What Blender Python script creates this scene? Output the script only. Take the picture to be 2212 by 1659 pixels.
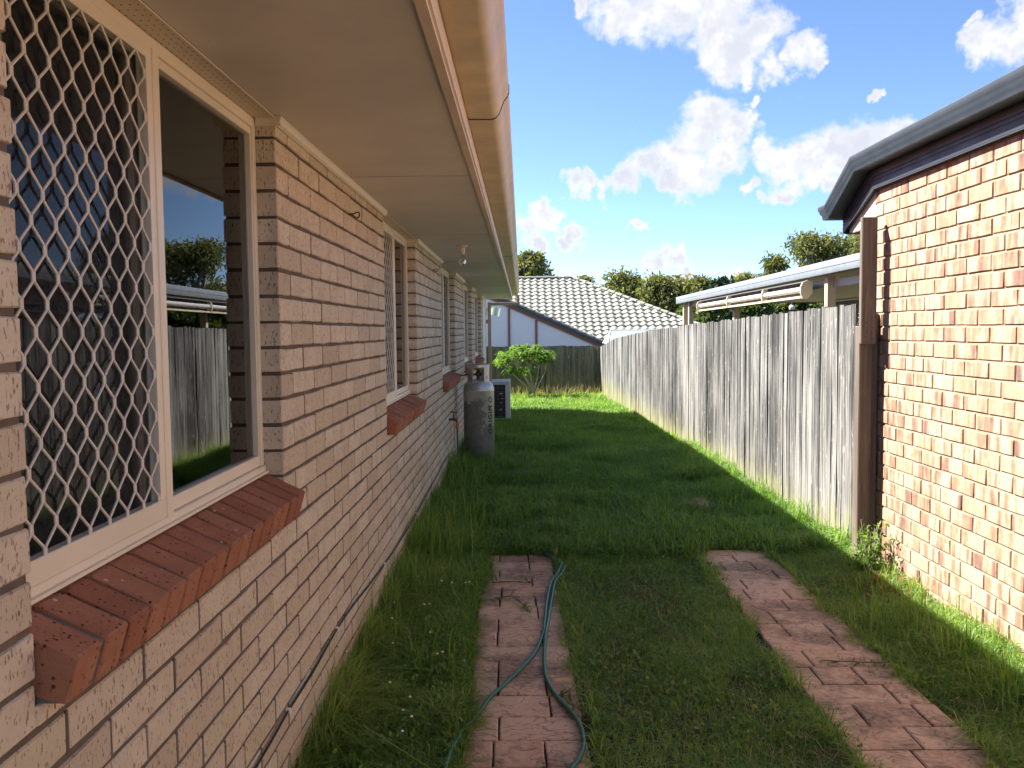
import bpy, math, random
import numpy as np
from mathutils import Matrix, Vector
R = math.radians
rng = np.random.default_rng(11)
random.seed(5)
for o in list(bpy.data.objects): bpy.data.objects.remove(o)
scene = bpy.context.scene
COL = scene.collection

# ------------------------------------------------------------------ camera
CAM = np.array([.803, 0., 1.62])
FPX = 1875. / 2212.                       # focal length over picture width
yaw, pitch, roll = math.atan(22 / 1875.), math.atan(114.5 / 1875.), .010
fw = np.array([-math.sin(yaw) * math.cos(pitch), math.cos(yaw) * math.cos(pitch), -math.sin(pitch)])
rt = np.cross(fw, [0, 0, 1]); rt /= np.linalg.norm(rt); up = np.cross(rt, fw)
rt, up = rt * math.cos(roll) - up * math.sin(roll), up * math.cos(roll) + rt * math.sin(roll)
cd = bpy.data.cameras.new('camera'); cam = bpy.data.objects.new('camera', cd); COL.objects.link(cam)
cd.sensor_width = 36; cd.lens = 36 * FPX; cd.clip_start = .05; cd.clip_end = 2000
M = Matrix.Identity(4)
for i in range(3):
    M[i][0], M[i][1], M[i][2], M[i][3] = rt[i], up[i], -fw[i], CAM[i]
cam.matrix_world = M
scene.camera = cam

# ------------------------------------------------------------------ light
SUN_STRENGTH, SKY_STRENGTH, EXPOSURE, CLOUD = 3.2, .056, 2.46, .19
sdir = Vector((-1., .6, 1.095)).normalized()          # towards the sun
sd = bpy.data.lights.new('sun', 'SUN'); sd.energy = SUN_STRENGTH; sd.angle = R(.53); sd.color = (1, .95, .87)
so = bpy.data.objects.new('sun', sd); COL.objects.link(so)
so.rotation_euler = sdir.to_track_quat('Z', 'Y').to_euler(); so.location = (-20, 12, 25)
vs = scene.view_settings
vs.view_transform = 'Standard'; vs.look = 'None'; vs.gamma = 1; vs.exposure = EXPOSURE; vs.use_curve_mapping = False
scene.render.engine = 'CYCLES'
cy_ = scene.cycles; cy_.max_bounces = 7; cy_.diffuse_bounces = 4; cy_.glossy_bounces = 3; cy_.transmission_bounces = 4; cy_.transparent_max_bounces = 10; cy_.caustics_reflective = False; cy_.caustics_refractive = False

def ray(x, y):                                       # direction of a spot in the sky, measured in a 2212 x 1659 picture
    d = fw + rt * (x - 1106) / 1875. - up * (y - 829.5) / 1875.
    return d / np.linalg.norm(d)
def proj(p):
    d = np.asarray(p, float) - CAM; z = d @ fw
    return 1106 + 1875. * (d @ rt) / z, 829.5 - 1875. * (d @ up) / z, z

class NT:
    """small helper round a node tree"""
    def __init__(s, tree): s.t = tree; s.n = tree.nodes; s.l = tree.links
    def add(s, typ, **kw):
        n = s.n.new(typ)
        for k, v in kw.items(): setattr(n, k, v)
        return n
    def put(s, sock, v):
        if v is None: return
        if isinstance(v, bpy.types.NodeSocket): s.l.new(v, sock)
        else: sock.default_value = v
    def math(s, op, a, b=None, c=None, clamp=False):
        n = s.add('ShaderNodeMath', operation=op, use_clamp=clamp)
        s.put(n.inputs[0], a); s.put(n.inputs[1], b)
        if c is not None: s.put(n.inputs[2], c)
        return n.outputs[0]
    def vmath(s, op, a, b=None):
        n = s.add('ShaderNodeVectorMath', operation=op)
        s.put(n.inputs[0], a); s.put(n.inputs[1], b)
        return n.outputs['Value'] if op in ('LENGTH', 'DISTANCE', 'DOT_PRODUCT') else n.outputs[0]
    def ss(s, v, a, b):
        n = s.add('ShaderNodeMapRange', interpolation_type='SMOOTHSTEP')
        s.put(n.inputs[0], v); s.put(n.inputs[1], a); s.put(n.inputs[2], b)
        return n.outputs[0]
    def lin(s, v, a, b, c=0., d=1.):
        n = s.add('ShaderNodeMapRange')
        s.put(n.inputs[0], v); s.put(n.inputs[1], a); s.put(n.inputs[2], b); s.put(n.inputs[3], c); s.put(n.inputs[4], d)
        return n.outputs[0]
    def noise(s, vec, scale=5., detail=4., rough=.55, dist=0.):
        n = s.add('ShaderNodeTexNoise')
        s.put(n.inputs['Vector'], vec); n.inputs['Scale'].default_value = scale
        n.inputs['Detail'].default_value = detail; n.inputs['Roughness'].default_value = rough; n.inputs['Distortion'].default_value = dist
        return n.outputs[0]
    def voro(s, vec, scale=5., feature='F1', rnd=1.):
        n = s.add('ShaderNodeTexVoronoi', feature=feature)
        s.put(n.inputs['Vector'], vec); n.inputs['Scale'].default_value = scale; n.inputs['Randomness'].default_value = rnd
        return n
    def mix(s, f, a, b, mode='MIX'):
        n = s.add('ShaderNodeMix', data_type='RGBA', blend_type=mode)
        s.put(n.inputs[0], f)
        for i, v in ((6, a), (7, b)):
            if isinstance(v, tuple) and len(v) == 3: v = v + (1,)
            s.put(n.inputs[i], v)
        return n.outputs[2]
    def ramp(s, f, stops, interp='LINEAR'):
        n = s.add('ShaderNodeValToRGB'); cr = n.color_ramp; cr.interpolation = interp
        while len(cr.elements) < len(stops): cr.elements.new(.5)
        for e, (p, c) in zip(cr.elements, stops): e.position = p; e.color = tuple(c) + (1,)
        s.put(n.inputs[0], f)
        return n.outputs[0]
    def comb(s, x, y, z):
        n = s.add('ShaderNodeCombineXYZ')
        for i, v in enumerate((x, y, z)): s.put(n.inputs[i], v)
        return n.outputs[0]
    def sep(s, v):
        n = s.add('ShaderNodeSeparateXYZ'); s.put(n.inputs[0], v); return n.outputs
    def bump(s, h, strength=.5, dist=.005):
        n = s.add('ShaderNodeBump'); n.inputs['Strength'].default_value = strength; n.inputs['Distance'].default_value = dist
        s.put(n.inputs['Height'], h); return n.outputs[0]
    def pos(s): return s.add('ShaderNodeNewGeometry').outputs['Position']
    def rnd(s):
        a = s.add('ShaderNodeObjectInfo').outputs['Random']; b = s.add('ShaderNodeNewGeometry').outputs['Random Per Island']
        return s.math('FRACT', s.math('ADD', a, s.math('MULTIPLY', b, 7.31)))

# ------------------------------------------------------------------ sky
world = bpy.data.worlds.new('World'); scene.world = world; world.use_nodes = True
world.cycles.sampling_method = 'MANUAL'; world.cycles.sample_map_resolution = 256
W = NT(world.node_tree); W.n.clear()
tc = W.add('ShaderNodeTexCoord').outputs['Generated']
sky = W.add('ShaderNodeTexSky', sky_type='NISHITA', sun_disc=False)
sky.sun_elevation = math.asin(sdir.z); sky.sun_rotation = math.atan2(sdir.x, sdir.y)
sky.air_density = .9; sky.dust_density = .02; sky.ozone_density = 3.0; sky.altitude = 4500
BL = [(1330, 30, 62), (1390, 50, 62), (1470, 25, 75), (1545, 70, 80), (1600, 95, 75), (1650, 70, 62), (1540, 135, 45), (1610, 150, 34), (1680, 155, 38), (1742, 112, 44), (1770, 130, 24), (1440, -30, 110), (1570, -20, 90), (1270, 0, 30),
      (1222, 402, 26), (1262, 404, 28), (1310, 400, 32), (1355, 385, 48), (1405, 358, 55), (1455, 330, 62), (1505, 285, 60), (1548, 250, 58), (1585, 278, 52), (1612, 262, 28), (1510, 375, 58), (1470, 395, 46), (1565, 330, 48), (1440, 400, 30),
      (1645, 320, 40), (1690, 335, 55), (1745, 335, 62), (1800, 330, 66), (1862, 318, 70), (1930, 315, 60), (1700, 372, 50), (1625, 395, 24), (1760, 385, 40), (1680, 420, 26),
      (1168, 452, 38), (1150, 490, 38), (1195, 482, 34), (1165, 520, 30), (1252, 510, 32), (1225, 522, 24),
      (1372, 478, 22), (1398, 480, 14), (1415, 565, 36), (1455, 552, 34), (1478, 580, 28), (1470, 610, 34), (1572, 598, 24), (1890, 208, 20), (1905, 200, 14),
      (2135, 85, 45), (2190, 75, 62), (2260, 50, 90), (2170, 20, 40), (2110, 40, 18), (1625, 215, 22)]
grp = bpy.data.node_groups.new('cloud_field', 'ShaderNodeTree')
grp.interface.new_socket('Vector', in_out='INPUT', socket_type='NodeSocketVector')
grp.interface.new_socket('Density', in_out='OUTPUT', socket_type='NodeSocketFloat')
G = NT(grp); gi = G.add('NodeGroupInput').outputs[0]
wob = G.add('ShaderNodeTexNoise'); G.put(wob.inputs['Vector'], gi); wob.inputs['Scale'].default_value = 22; wob.inputs['Detail'].default_value = 4; wob.inputs['Roughness'].default_value = .62
wv = G.vmath('MULTIPLY', G.vmath('SUBTRACT', wob.outputs['Color'], (.5, .5, .5)), (.075, .075, .075))
gv = G.vmath('ADD', gi, wv)
best = None
for (x, y, r) in BL:
    c = ray(x, y); ang = r / 1875.
    d = G.math('SUBTRACT', 1., G.math('DIVIDE', G.vmath('DISTANCE', gv, tuple(c)), ang))
    best = d if best is None else G.math('SMOOTH_MAX', best, d, .25)
far = G.ss(G.vmath('DISTANCE', gi, tuple(ray(1560, 300))), .42, .62)          # the sky beyond the frame: the same scattered cumulus
fn = G.noise(G.vmath('MULTIPLY', gi, (1, 1, 1.9)), 3.1, 4, .55)
fd = G.math('MULTIPLY', G.math('MULTIPLY', G.math('SUBTRACT', fn, .56), 5.), far)
best = G.math('MAXIMUM', best, G.math('SUBTRACT', fd, .02))
fine = G.noise(gi, 70, 3, .6)
best = G.math('ADD', best, G.math('MULTIPLY', G.math('SUBTRACT', fine, .5), .35))
go = G.add('NodeGroupOutput'); G.l.new(best, go.inputs[0])
def field(v):
    n = W.add('ShaderNodeGroup'); n.node_tree = grp; W.put(n.inputs[0], v); return n.outputs[0]
dens = field(tc)
alpha = W.ss(dens, .0, .58)
puff = W.noise(tc, 30, 3, .62)
shade = W.math('MULTIPLY', W.ss(dens, .15, .75), W.ss(puff, .36, .60), clamp=True)      # thick middles are greyer
ccol = W.mix(shade, (1.0, 1.0, 1.0), (.76, .79, .90))
bg1 = W.add('ShaderNodeBackground'); W.put(bg1.inputs[0], sky.outputs[0]); bg1.inputs[1].default_value = SKY_STRENGTH
bg2 = W.add('ShaderNodeBackground'); W.put(bg2.inputs[0], ccol); bg2.inputs[1].default_value = CLOUD
upz = W.ss(W.sep(tc)[2], -.01, .03)
mx = W.add('ShaderNodeMixShader'); W.put(mx.inputs[0], W.math('MULTIPLY', alpha, upz)); W.l.new(bg1.outputs[0], mx.inputs[1]); W.l.new(bg2.outputs[0], mx.inputs[2])
wo = W.add('ShaderNodeOutputWorld'); W.l.new(mx.outputs[0], wo.inputs[0])

# ------------------------------------------------------------------ object helpers
def link(o, parent=None):
    COL.objects.link(o)
    if parent is not None:
        o.parent = parent
        o.matrix_parent_inverse = parent.matrix_world.inverted() if parent.parent is None else Matrix.Translation(-wloc(parent))
    return o
WL = {}
def wloc(o): return WL.get(o.name, Vector((0, 0, 0)))
def tag(o, label=None, cat=None, group=None, kind=None):
    if label: o['label'] = label
    if cat: o['category'] = cat
    if group: o['group'] = group
    if kind: o['kind'] = kind
    return o
def thing(name, loc, label, cat, group=None):
    o = bpy.data.objects.new(name, None); o.location = loc; o.empty_display_size = .1
    COL.objects.link(o); o.matrix_world = Matrix.Translation(loc)
    return tag(o, label, cat, group)
def fastmesh(name, V, Q=None, T=None, attrs=None, smooth=False):
    me = bpy.data.meshes.new(name); V = np.asarray(V, np.float32).reshape(-1, 3)
    q = np.zeros((0, 4), np.int32) if Q is None else np.asarray(Q, np.int32).reshape(-1, 4)
    t = np.zeros((0, 3), np.int32) if T is None else np.asarray(T, np.int32).reshape(-1, 3)
    me.vertices.add(len(V)); me.vertices.foreach_set('co', V.ravel())
    nl = q.size + t.size; me.loops.add(nl)
    me.loops.foreach_set('vertex_index', np.concatenate([q.ravel(), t.ravel()]))
    np_ = len(q) + len(t); me.polygons.add(np_)
    st = np.concatenate([np.arange(len(q)) * 4, q.size + np.arange(len(t)) * 3]).astype(np.int32)
    me.polygons.foreach_set('loop_start', st)
    if smooth: me.polygons.foreach_set('use_smooth', np.ones(np_, bool))
    for k, a in (attrs or {}).items():
        at = me.attributes.new(k, 'FLOAT', 'POINT'); at.data.foreach_set('value', np.asarray(a, np.float32))
    me.update(calc_edges=True)
    return me
class MB:
    """collects faces of ONE piece, in world coordinates"""
    def __init__(s): s.v = []; s.f = []
    def face(s, pts): i = len(s.v); s.v += [tuple(p) for p in pts]; s.f.append(tuple(range(i, i + len(pts)))); return s
    def box(s, x0, x1, y0, y1, z0, z1, b=0.):
        i = len(s.v)
        if b <= 0:
            s.v += [(x, y, z) for x in (x0, x1) for y in (y0, y1) for z in (z0, z1)]
            s.f += [tuple(i + k for k in q) for q in ((0, 1, 3, 2), (4, 6, 7, 5), (0, 4, 5, 1), (2, 3, 7, 6), (0, 2, 6, 4), (1, 5, 7, 3))]
            return s
        import bmesh
        bm = bmesh.new(); bmesh.ops.create_cube(bm, size=1)
        for v in bm.verts: v.co = Vector(((x0 + x1) / 2 + v.co.x * (x1 - x0), (y0 + y1) / 2 + v.co.y * (y1 - y0), (z0 + z1) / 2 + v.co.z * (z1 - z0)))
        bmesh.ops.bevel(bm, geom=list(bm.edges), offset=b, segments=1, affect='EDGES')
        bm.verts.index_update()
        s.v += [tuple(v.co) for v in bm.verts]; s.f += [tuple(i + v.index for v in f.verts) for f in bm.faces]; bm.free()
        return s
    def prism(s, prof, axis, a, b, cap=True):
        """prof: closed 2D outline; axis 'Y': (x,z) swept from y=a to b; 'X': (y,z); 'Z': (x,y)"""
        def p3(p, t): return {'Y': (p[0], t, p[1]), 'X': (t, p[0], p[1]), 'Z': (p[0], p[1], t)}[axis]
        i = len(s.v); n = len(prof)
        s.v += [p3(p, a) for p in prof] + [p3(p, b) for p in prof]
        s.f += [(i + k, i + (k + 1) % n, i + n + (k + 1) % n, i + n + k) for k in range(n)]
        if cap: s.f += [tuple(i + k for k in range(n))[::-1], tuple(i + n + k for k in range(n))]
        return s
    def tube(s, pts, r, n=8, cap=True):
        pts = [Vector(p) for p in pts]; rs = r if hasattr(r, '__len__') else [r] * len(pts)
        i0 = len(s.v); pu = None
        for k, p in enumerate(pts):
            t = (pts[min(k + 1, len(pts) - 1)] - pts[max(k - 1, 0)]).normalized()
            if pu is None: pu = t.orthogonal().normalized()
            else:
                pu = pu - t * pu.dot(t)
                pu = pu.normalized() if pu.length > 1e-6 else t.orthogonal().normalized()
            pv = t.cross(pu)
            s.v += [tuple(p + (pu * math.cos(2 * math.pi * j / n) + pv * math.sin(2 * math.pi * j / n)) * rs[k]) for j in range(n)]
        for k in range(len(pts) - 1):
            for j in range(n):
                a, b = i0 + k * n + j, i0 + k * n + (j + 1) % n
                s.f.append((a, b, b + n, a + n))
        if cap: s.f += [tuple(i0 + j for j in range(n))[::-1], tuple(i0 + (len(pts) - 1) * n + j for j in range(n))]
        return s
    def lathe(s, prof, c, n=24):
        i0 = len(s.v)
        for (r, z) in prof: s.v += [(c[0] + r * math.cos(2 * math.pi * j / n), c[1] + r * math.sin(2 * math.pi * j / n), c[2] + z) for j in range(n)]
        for k in range(len(prof) - 1):
            for j in range(n):
                a, b = i0 + k * n + j, i0 + k * n + (j + 1) % n
                s.f.append((a, b, b + n, a + n))
        s.f += [tuple(i0 + j for j in range(n))[::-1], tuple(i0 + (len(prof) - 1) * n + j for j in range(n))]
        return s
    def build(s, name, m, parent=None, smooth=False):
        me = bpy.data.meshes.new(name); me.from_pydata(s.v, [], s.f); me.update()
        if smooth:
            me.polygons.foreach_set('use_smooth', np.ones(len(me.polygons), bool))
            try: me.set_sharp_from_angle(angle=R(40))
            except Exception: pass
        me.materials.append(m)
        o = bpy.data.objects.new(name, me)
        return link(o, parent)
def meshobj(name, me, m, parent=None):
    if not me.materials: me.materials.append(m)
    return link(bpy.data.objects.new(name, me), parent)
def place(name, me, parent, loc, scale=(1, 1, 1), rot=(0, 0, 0)):
    o = bpy.data.objects.new(name, me); o.location = loc; o.scale = scale; o.rotation_euler = rot
    return link(o, parent)
def joined(V, F, xf):
    """many copies of a template (all quads) as one array; xf: list of (loc, scale, rotz)"""
    V = np.asarray(V); F = np.asarray(F); VV = []; FF = []
    for k, (l, s, a) in enumerate(xf):
        p = V * np.asarray(s); c, sn = math.cos(a), math.sin(a)
        p = np.stack([p[:, 0] * c - p[:, 1] * sn, p[:, 0] * sn + p[:, 1] * c, p[:, 2]], 1) + np.asarray(l)
        VV.append(p); FF.append(F + k * len(V))
    return np.concatenate(VV), np.concatenate(FF)

# ------------------------------------------------------------------ materials
def newmat(name):
    m = bpy.data.materials.new(name); m.use_nodes = True
    t = NT(m.node_tree); t.n.clear()
    b = t.add('ShaderNodeBsdfPrincipled'); o = t.add('ShaderNodeOutputMaterial'); t.l.new(b.outputs[0], o.inputs[0])
    return m, t, b, o
def c4(c): return tuple(c) + (1,)
def plain(name, col, rough=.6, metal=0., var=.12, scale=8., bump=0., spec=.5, bscale=40.):
    m, t, b, o = newmat(name)
    n = t.noise(t.pos(), scale, 5, .6)
    k = t.lin(n, .3, .7, 1 - var, 1 + var)
    rv = t.lin(t.rnd(), 0, 1, 1 - var * .6, 1 + var * .6)
    kk = t.math('MULTIPLY', k, rv)
    t.put(b.inputs['Base Color'], t.mix(1., c4(col), t.comb(kk, kk, kk), 'MULTIPLY'))
    b.inputs['Roughness'].default_value = rough; b.inputs['Metallic'].default_value = metal; b.inputs['Specular IOR Level'].default_value = spec
    t.put(b.inputs['Roughness'], t.lin(n, .3, .7, max(0, rough - .08), min(1, rough + .08)))
    if bump: t.put(b.inputs['Normal'], t.bump(t.noise(t.pos(), bscale, 5, .6), bump, .004))
    return m
def offs(t, p, k=17.):
    r = t.rnd(); return t.vmath('ADD', p, t.comb(t.math('MULTIPLY', r, k), t.math('MULTIPLY', r, k * 1.7), t.math('MULTIPLY', r, k * .6)))

def m_brick_left():
    m, t, b, o = newmat('pale_pink_brick')
    p = offs(t, t.pos()); r = t.rnd()
    base = t.ramp(r, [(0, (.52, .43, .325)), (.2, (.62, .525, .405)), (.5, (.69, .595, .475)), (.75, (.64, .545, .425)), (.92, (.56, .455, .335)), (1, (.60, .53, .38))])
    big = t.noise(p, 9, 4, .6)
    base = t.mix(t.lin(big, .42, .72, 0, .7), base, (.54, .43, .31))
    sp = t.noise(t.vmath('MULTIPLY', p, (150, 150, 60)), 1, 3, .6)
    spots = t.ss(sp, .575, .65)
    sp2 = t.voro(t.vmath('MULTIPLY', p, (1, 1, .55)), 55).outputs['Distance']
    pits = t.math('MULTIPLY', t.ss(sp2, .20, .10), t.ss(t.noise(p, 16, 2), .48, .6))
    dark = t.math('MAXIMUM', t.math('MULTIPLY', spots, .72), pits)
    pz0 = t.sep(t.pos())[2]; splash = t.math('MULTIPLY', t.ss(t.math('ADD', pz0, t.lin(t.noise(t.pos(), 3.5, 5, .65), 0, 1, -.22, .22)), .30, .02), .6)
    base = t.mix(splash, base, (.30, .20, .12))
    t.put(b.inputs['Base Color'], t.mix(dark, base, (.17, .11, .08)))
    b.inputs['Roughness'].default_value = .9; b.inputs['Specular IOR Level'].default_value = .2
    h = t.math('SUBTRACT', t.math('MULTIPLY', t.noise(p, 160, 4), .5), t.math('MULTIPLY', dark, .8))
    t.put(b.inputs['Normal'], t.bump(h, .55, .004))
    return m
def m_brick_red():
    m, t, b, o = newmat('terracotta_brick')
    p = offs(t, t.pos()); r = t.rnd()
    base = t.ramp(r, [(0, (.29, .12, .07)), (.5, (.36, .15, .085)), (1, (.40, .185, .11))])
    base = t.mix(t.lin(t.noise(p, 14, 4), .4, .75, 0, .5), base, (.25, .08, .045))
    sp2 = t.voro(p, 70).outputs['Distance']
    pits = t.math('MULTIPLY', t.ss(sp2, .30, .14), t.ss(t.noise(p, 25, 3), .44, .56))
    wh = t.math('MULTIPLY', t.ss(t.voro(t.vmath('ADD', p, (3, 1, 2)), 38).outputs['Distance'], .20, .12), t.ss(t.noise(p, 6, 2), .54, .64))
    base = t.mix(t.ss(t.noise(t.vmath('MULTIPLY', p, (140, 140, 60)), 1, 3), .60, .70), base, (.20, .08, .05))
    c = t.mix(pits, base, (.07, .03, .025)); c = t.mix(wh, c, (.6, .52, .45))
    t.put(b.inputs['Base Color'], c); b.inputs['Roughness'].default_value = .85; b.inputs['Specular IOR Level'].default_value = .25
    t.put(b.inputs['Normal'], t.bump(t.math('SUBTRACT', t.noise(p, 140, 4), pits), .5, .003))
    return m
def m_brick_right():
    m, t, b, o = newmat('mottled_orange_brick')
    r = t.rnd(); p = t.pos(); px, py, pz = t.sep(p)
    u = t.math('ADD', t.math('MULTIPLY', py, 16.), t.math('MULTIPLY', r, 90.))
    v = t.math('ADD', t.math('MULTIPLY', pz, 2.6), t.math('MULTIPLY', r, 31.))
    bands = t.noise(t.comb(u, v, 0.), 1., 2.5, .5, .4)
    big = t.noise(t.vmath('ADD', p, t.comb(t.math('MULTIPLY', r, 9), 0., t.math('MULTIPLY', r, 5))), 22, 4, .6)
    f = t.math('ADD', t.math('MULTIPLY', bands, .78), t.math('MULTIPLY', big, .22))
    base = t.ramp(f, [(.34, (.175, .105, .09)), (.40, (.26, .145, .105)), (.445, (.345, .195, .128)), (.485, (.395, .245, .158)), (.53, (.45, .325, .23)), (.60, (.48, .365, .27))])
    base = t.mix(t.math('MULTIPLY', t.math('POWER', r, 3.), .6), base, (.47, .28, .18))
    base = t.mix(t.lin(t.noise(p, 60, 4), .52, .8, 0, .4), base, (.32, .18, .11))
    t.put(b.inputs['Base Color'], base); b.inputs['Roughness'].default_value = .85; b.inputs['Specular IOR Level'].default_value = .25
    t.put(b.inputs['Normal'], t.bump(t.noise(p, 110, 4), .35, .003))
    return m
def m_wood(name, cols, moss=.0, streak=1.):
    m, t, b, o = newmat(name)
    r = t.rnd(); p0 = t.pos(); p = offs(t, p0, 23.)
    s1 = t.noise(t.vmath('MULTIPLY', p, (55, 55, 1.3)), 1, 4, .62, .5)
    s2 = t.noise(t.vmath('MULTIPLY', p, (260, 260, 6)), 1, 3, .6)
    f = t.math('ADD', t.math('MULTIPLY', s1, .7), t.math('MULTIPLY', s2, .3))
    f = t.math('ADD', f, t.lin(r, 0, 1, -.05, .05)); f = t.math('ADD', f, t.lin(t.noise(t.vmath('MULTIPLY', p0, (1, 1, .8)), 1.1, 3), .3, .7, -.07, .07))
    base = t.ramp(f, cols)
    lich = t.math('MULTIPLY', t.ss(t.noise(t.vmath('MULTIPLY', p, (1, 1, .35)), 26, 5, .65), .60, .70), .55 * streak)
    base = t.mix(lich, base, (.56, .54, .48))
    if moss:
        z = t.sep(p0)[2]
        k = t.math('MULTIPLY', t.ss(t.math('ADD', z, t.lin(t.noise(p, 4, 3), 0, 1, -.35, .35)), .42, -.05), moss)
        base = t.mix(k, base, (.30, .29, .13))
    t.put(b.inputs['Base Color'], base); b.inputs['Roughness'].default_value = .9; b.inputs['Specular IOR Level'].default_value = .15
    t.put(b.inputs['Normal'], t.bump(f, .6, .004))
    return m
def m_leaf(name, c0, c1, c2, trans=.35, gloss=.35):
    m, t, b, o = newmat(name)
    a = t.add('ShaderNodeAttribute', attribute_name='rnd').outputs['Fac']
    col = t.ramp(a, [(0, c0), (.5, c1), (1, c2)])
    t.put(b.inputs['Base Color'], col); b.inputs['Roughness'].default_value = gloss + .2; b.inputs['Specular IOR Level'].default_value = .3
    tr = t.add('ShaderNodeBsdfTranslucent'); t.put(tr.inputs[0], t.mix(1., col, (1.25, 1.2, .55, 1), 'MULTIPLY'))
    mxs = t.add('ShaderNodeMixShader'); mxs.inputs[0].default_value = trans
    t.l.new(b.outputs[0], mxs.inputs[1]); t.l.new(tr.outputs[0], mxs.inputs[2]); t.l.new(mxs.outputs[0], o.inputs[0])
    return m
def m_paving():
    m, t, b, o = newmat('stamped_terracotta_concrete')
    r = t.rnd(); p0 = t.pos(); p = offs(t, p0, 11.)
    n1 = t.noise(t.vmath('MULTIPLY', p, (1, 1.5, 1)), 5, 3, .55, 1.5)
    ledge = t.ramp(n1, [(.36, (.1,) * 3), (.40, (.35,) * 3), (.50, (.42,) * 3), (.515, (.75,) * 3), (.62, (.8,) * 3), (.635, (1,) * 3)])
    lz = t.sep(ledge)[0]
    n2 = t.noise(p, 30, 5, .65)
    base = t.ramp(r, [(0, (.47, .285, .19)), (.5, (.54, .345, .235)), (1, (.57, .40, .28))])
    base = t.mix(t.lin(n2, .35, .7, 0, .6), base, (.68, .54, .41))
    edge = t.math('MULTIPLY', t.ss(t.math('ABSOLUTE', t.math('SUBTRACT', n1, .507)), .022, .004), .6)
    base = t.mix(edge, base, (.17, .09, .07))
    alg = t.math('MULTIPLY', t.ss(t.noise(p0, 2.2, 5, .7), .43, .60), t.lin(t.noise(p0, 45, 3), .3, .7, .35, 1.))
    base = t.mix(t.math('MULTIPLY', alg, .85), base, (.085, .07, .055))
    t.put(b.inputs['Base Color'], base); b.inputs['Roughness'].default_value = .8; b.inputs['Specular IOR Level'].default_value = .3
    t.put(b.inputs['Normal'], t.bump(t.math('ADD', lz, t.math('MULTIPLY', n2, .25)), .8, .006))
    return m
def m_soil():
    m, t, b, o = newmat('soil')
    p = t.pos(); n = t.noise(p, 3, 6, .65)
    c = t.ramp(n, [(.3, (.035, .035, .015)), (.5, (.05, .055, .02)), (.62, (.075, .05, .03)), (.8, (.10, .06, .04))])
    c = t.mix(t.ss(t.noise(p, 90, 3), .55, .7), c, (.02, .018, .01))
    t.put(b.inputs['Base Color'], c); b.inputs['Roughness'].default_value = .95
    t.put(b.inputs['Normal'], t.bump(t.noise(p, 60, 5), .8, .02))
    return m
def m_glass():
    m, t, b, o = newmat('window_glass')
    t.n.remove(b)
    fr = t.add('ShaderNodeFresnel'); fr.inputs[0].default_value = 1.75
    tr = t.add('ShaderNodeBsdfTransparent'); tr.inputs[0].default_value = (.86, .90, .88, 1)
    gl = t.add('ShaderNodeBsdfGlossy'); gl.inputs['Roughness'].default_value = 0.
    ms = t.add('ShaderNodeMixShader'); t.l.new(fr.outputs[0], ms.inputs[0]); t.l.new(tr.outputs[0], ms.inputs[1]); t.l.new(gl.outputs[0], ms.inputs[2])
    t.l.new(ms.outputs[0], o.inputs[0])
    return m
def m_screen():
    m, t, b, o = newmat('insect_mesh')
    b.inputs['Base Color'].default_value = (.012, .012, .013, 1); b.inputs['Roughness'].default_value = .7
    tr = t.add('ShaderNodeBsdfTransparent'); ms = t.add('ShaderNodeMixShader'); ms.inputs[0].default_value = .45
    t.l.new(tr.outputs[0], ms.inputs[1]); t.l.new(b.outputs[0], ms.inputs[2]); t.l.new(ms.outputs[0], o.inputs[0])
    return m
def m_tile(name, c0, c1, lich):
    m, t, b, o = newmat(name)
    r = t.rnd(); p = t.pos()
    c = t.mix(r, c4(c0), c4(c1))
    c = t.mix(t.math('MULTIPLY', t.ss(t.noise(p, 1.1, 5, .7), .54, .70), lich), c, (.10, .10, .085))
    c = t.mix(t.lin(t.noise(p, 14, 4), .4, .8, 0, .4), c, (c0[0] * .55, c0[1] * .55, c0[2] * .5, 1))
    t.put(b.inputs['Base Color'], c); b.inputs['Roughness'].default_value = .85
    t.put(b.inputs['Normal'], t.bump(t.noise(p, 60, 4), .3, .004))
    return m
def m_vent():
    m, t, b, o = newmat('perforated_eave_sheet')
    x, y, z = t.sep(t.pos())
    fx = t.math('SUBTRACT', t.math('FRACT', t.math('MULTIPLY', x, 55.)), .5); fy = t.math('SUBTRACT', t.math('FRACT', t.math('MULTIPLY', y, 32.)), .5)
    d = t.math('ADD', t.math('MULTIPLY', fx, fx), t.math('MULTIPLY', fy, fy))
    t.put(b.inputs['Base Color'], t.mix(t.ss(d, .022, .010), (.62, .53, .40), (.10, .07, .05))); b.inputs['Roughness'].default_value = .5
    return m
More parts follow.
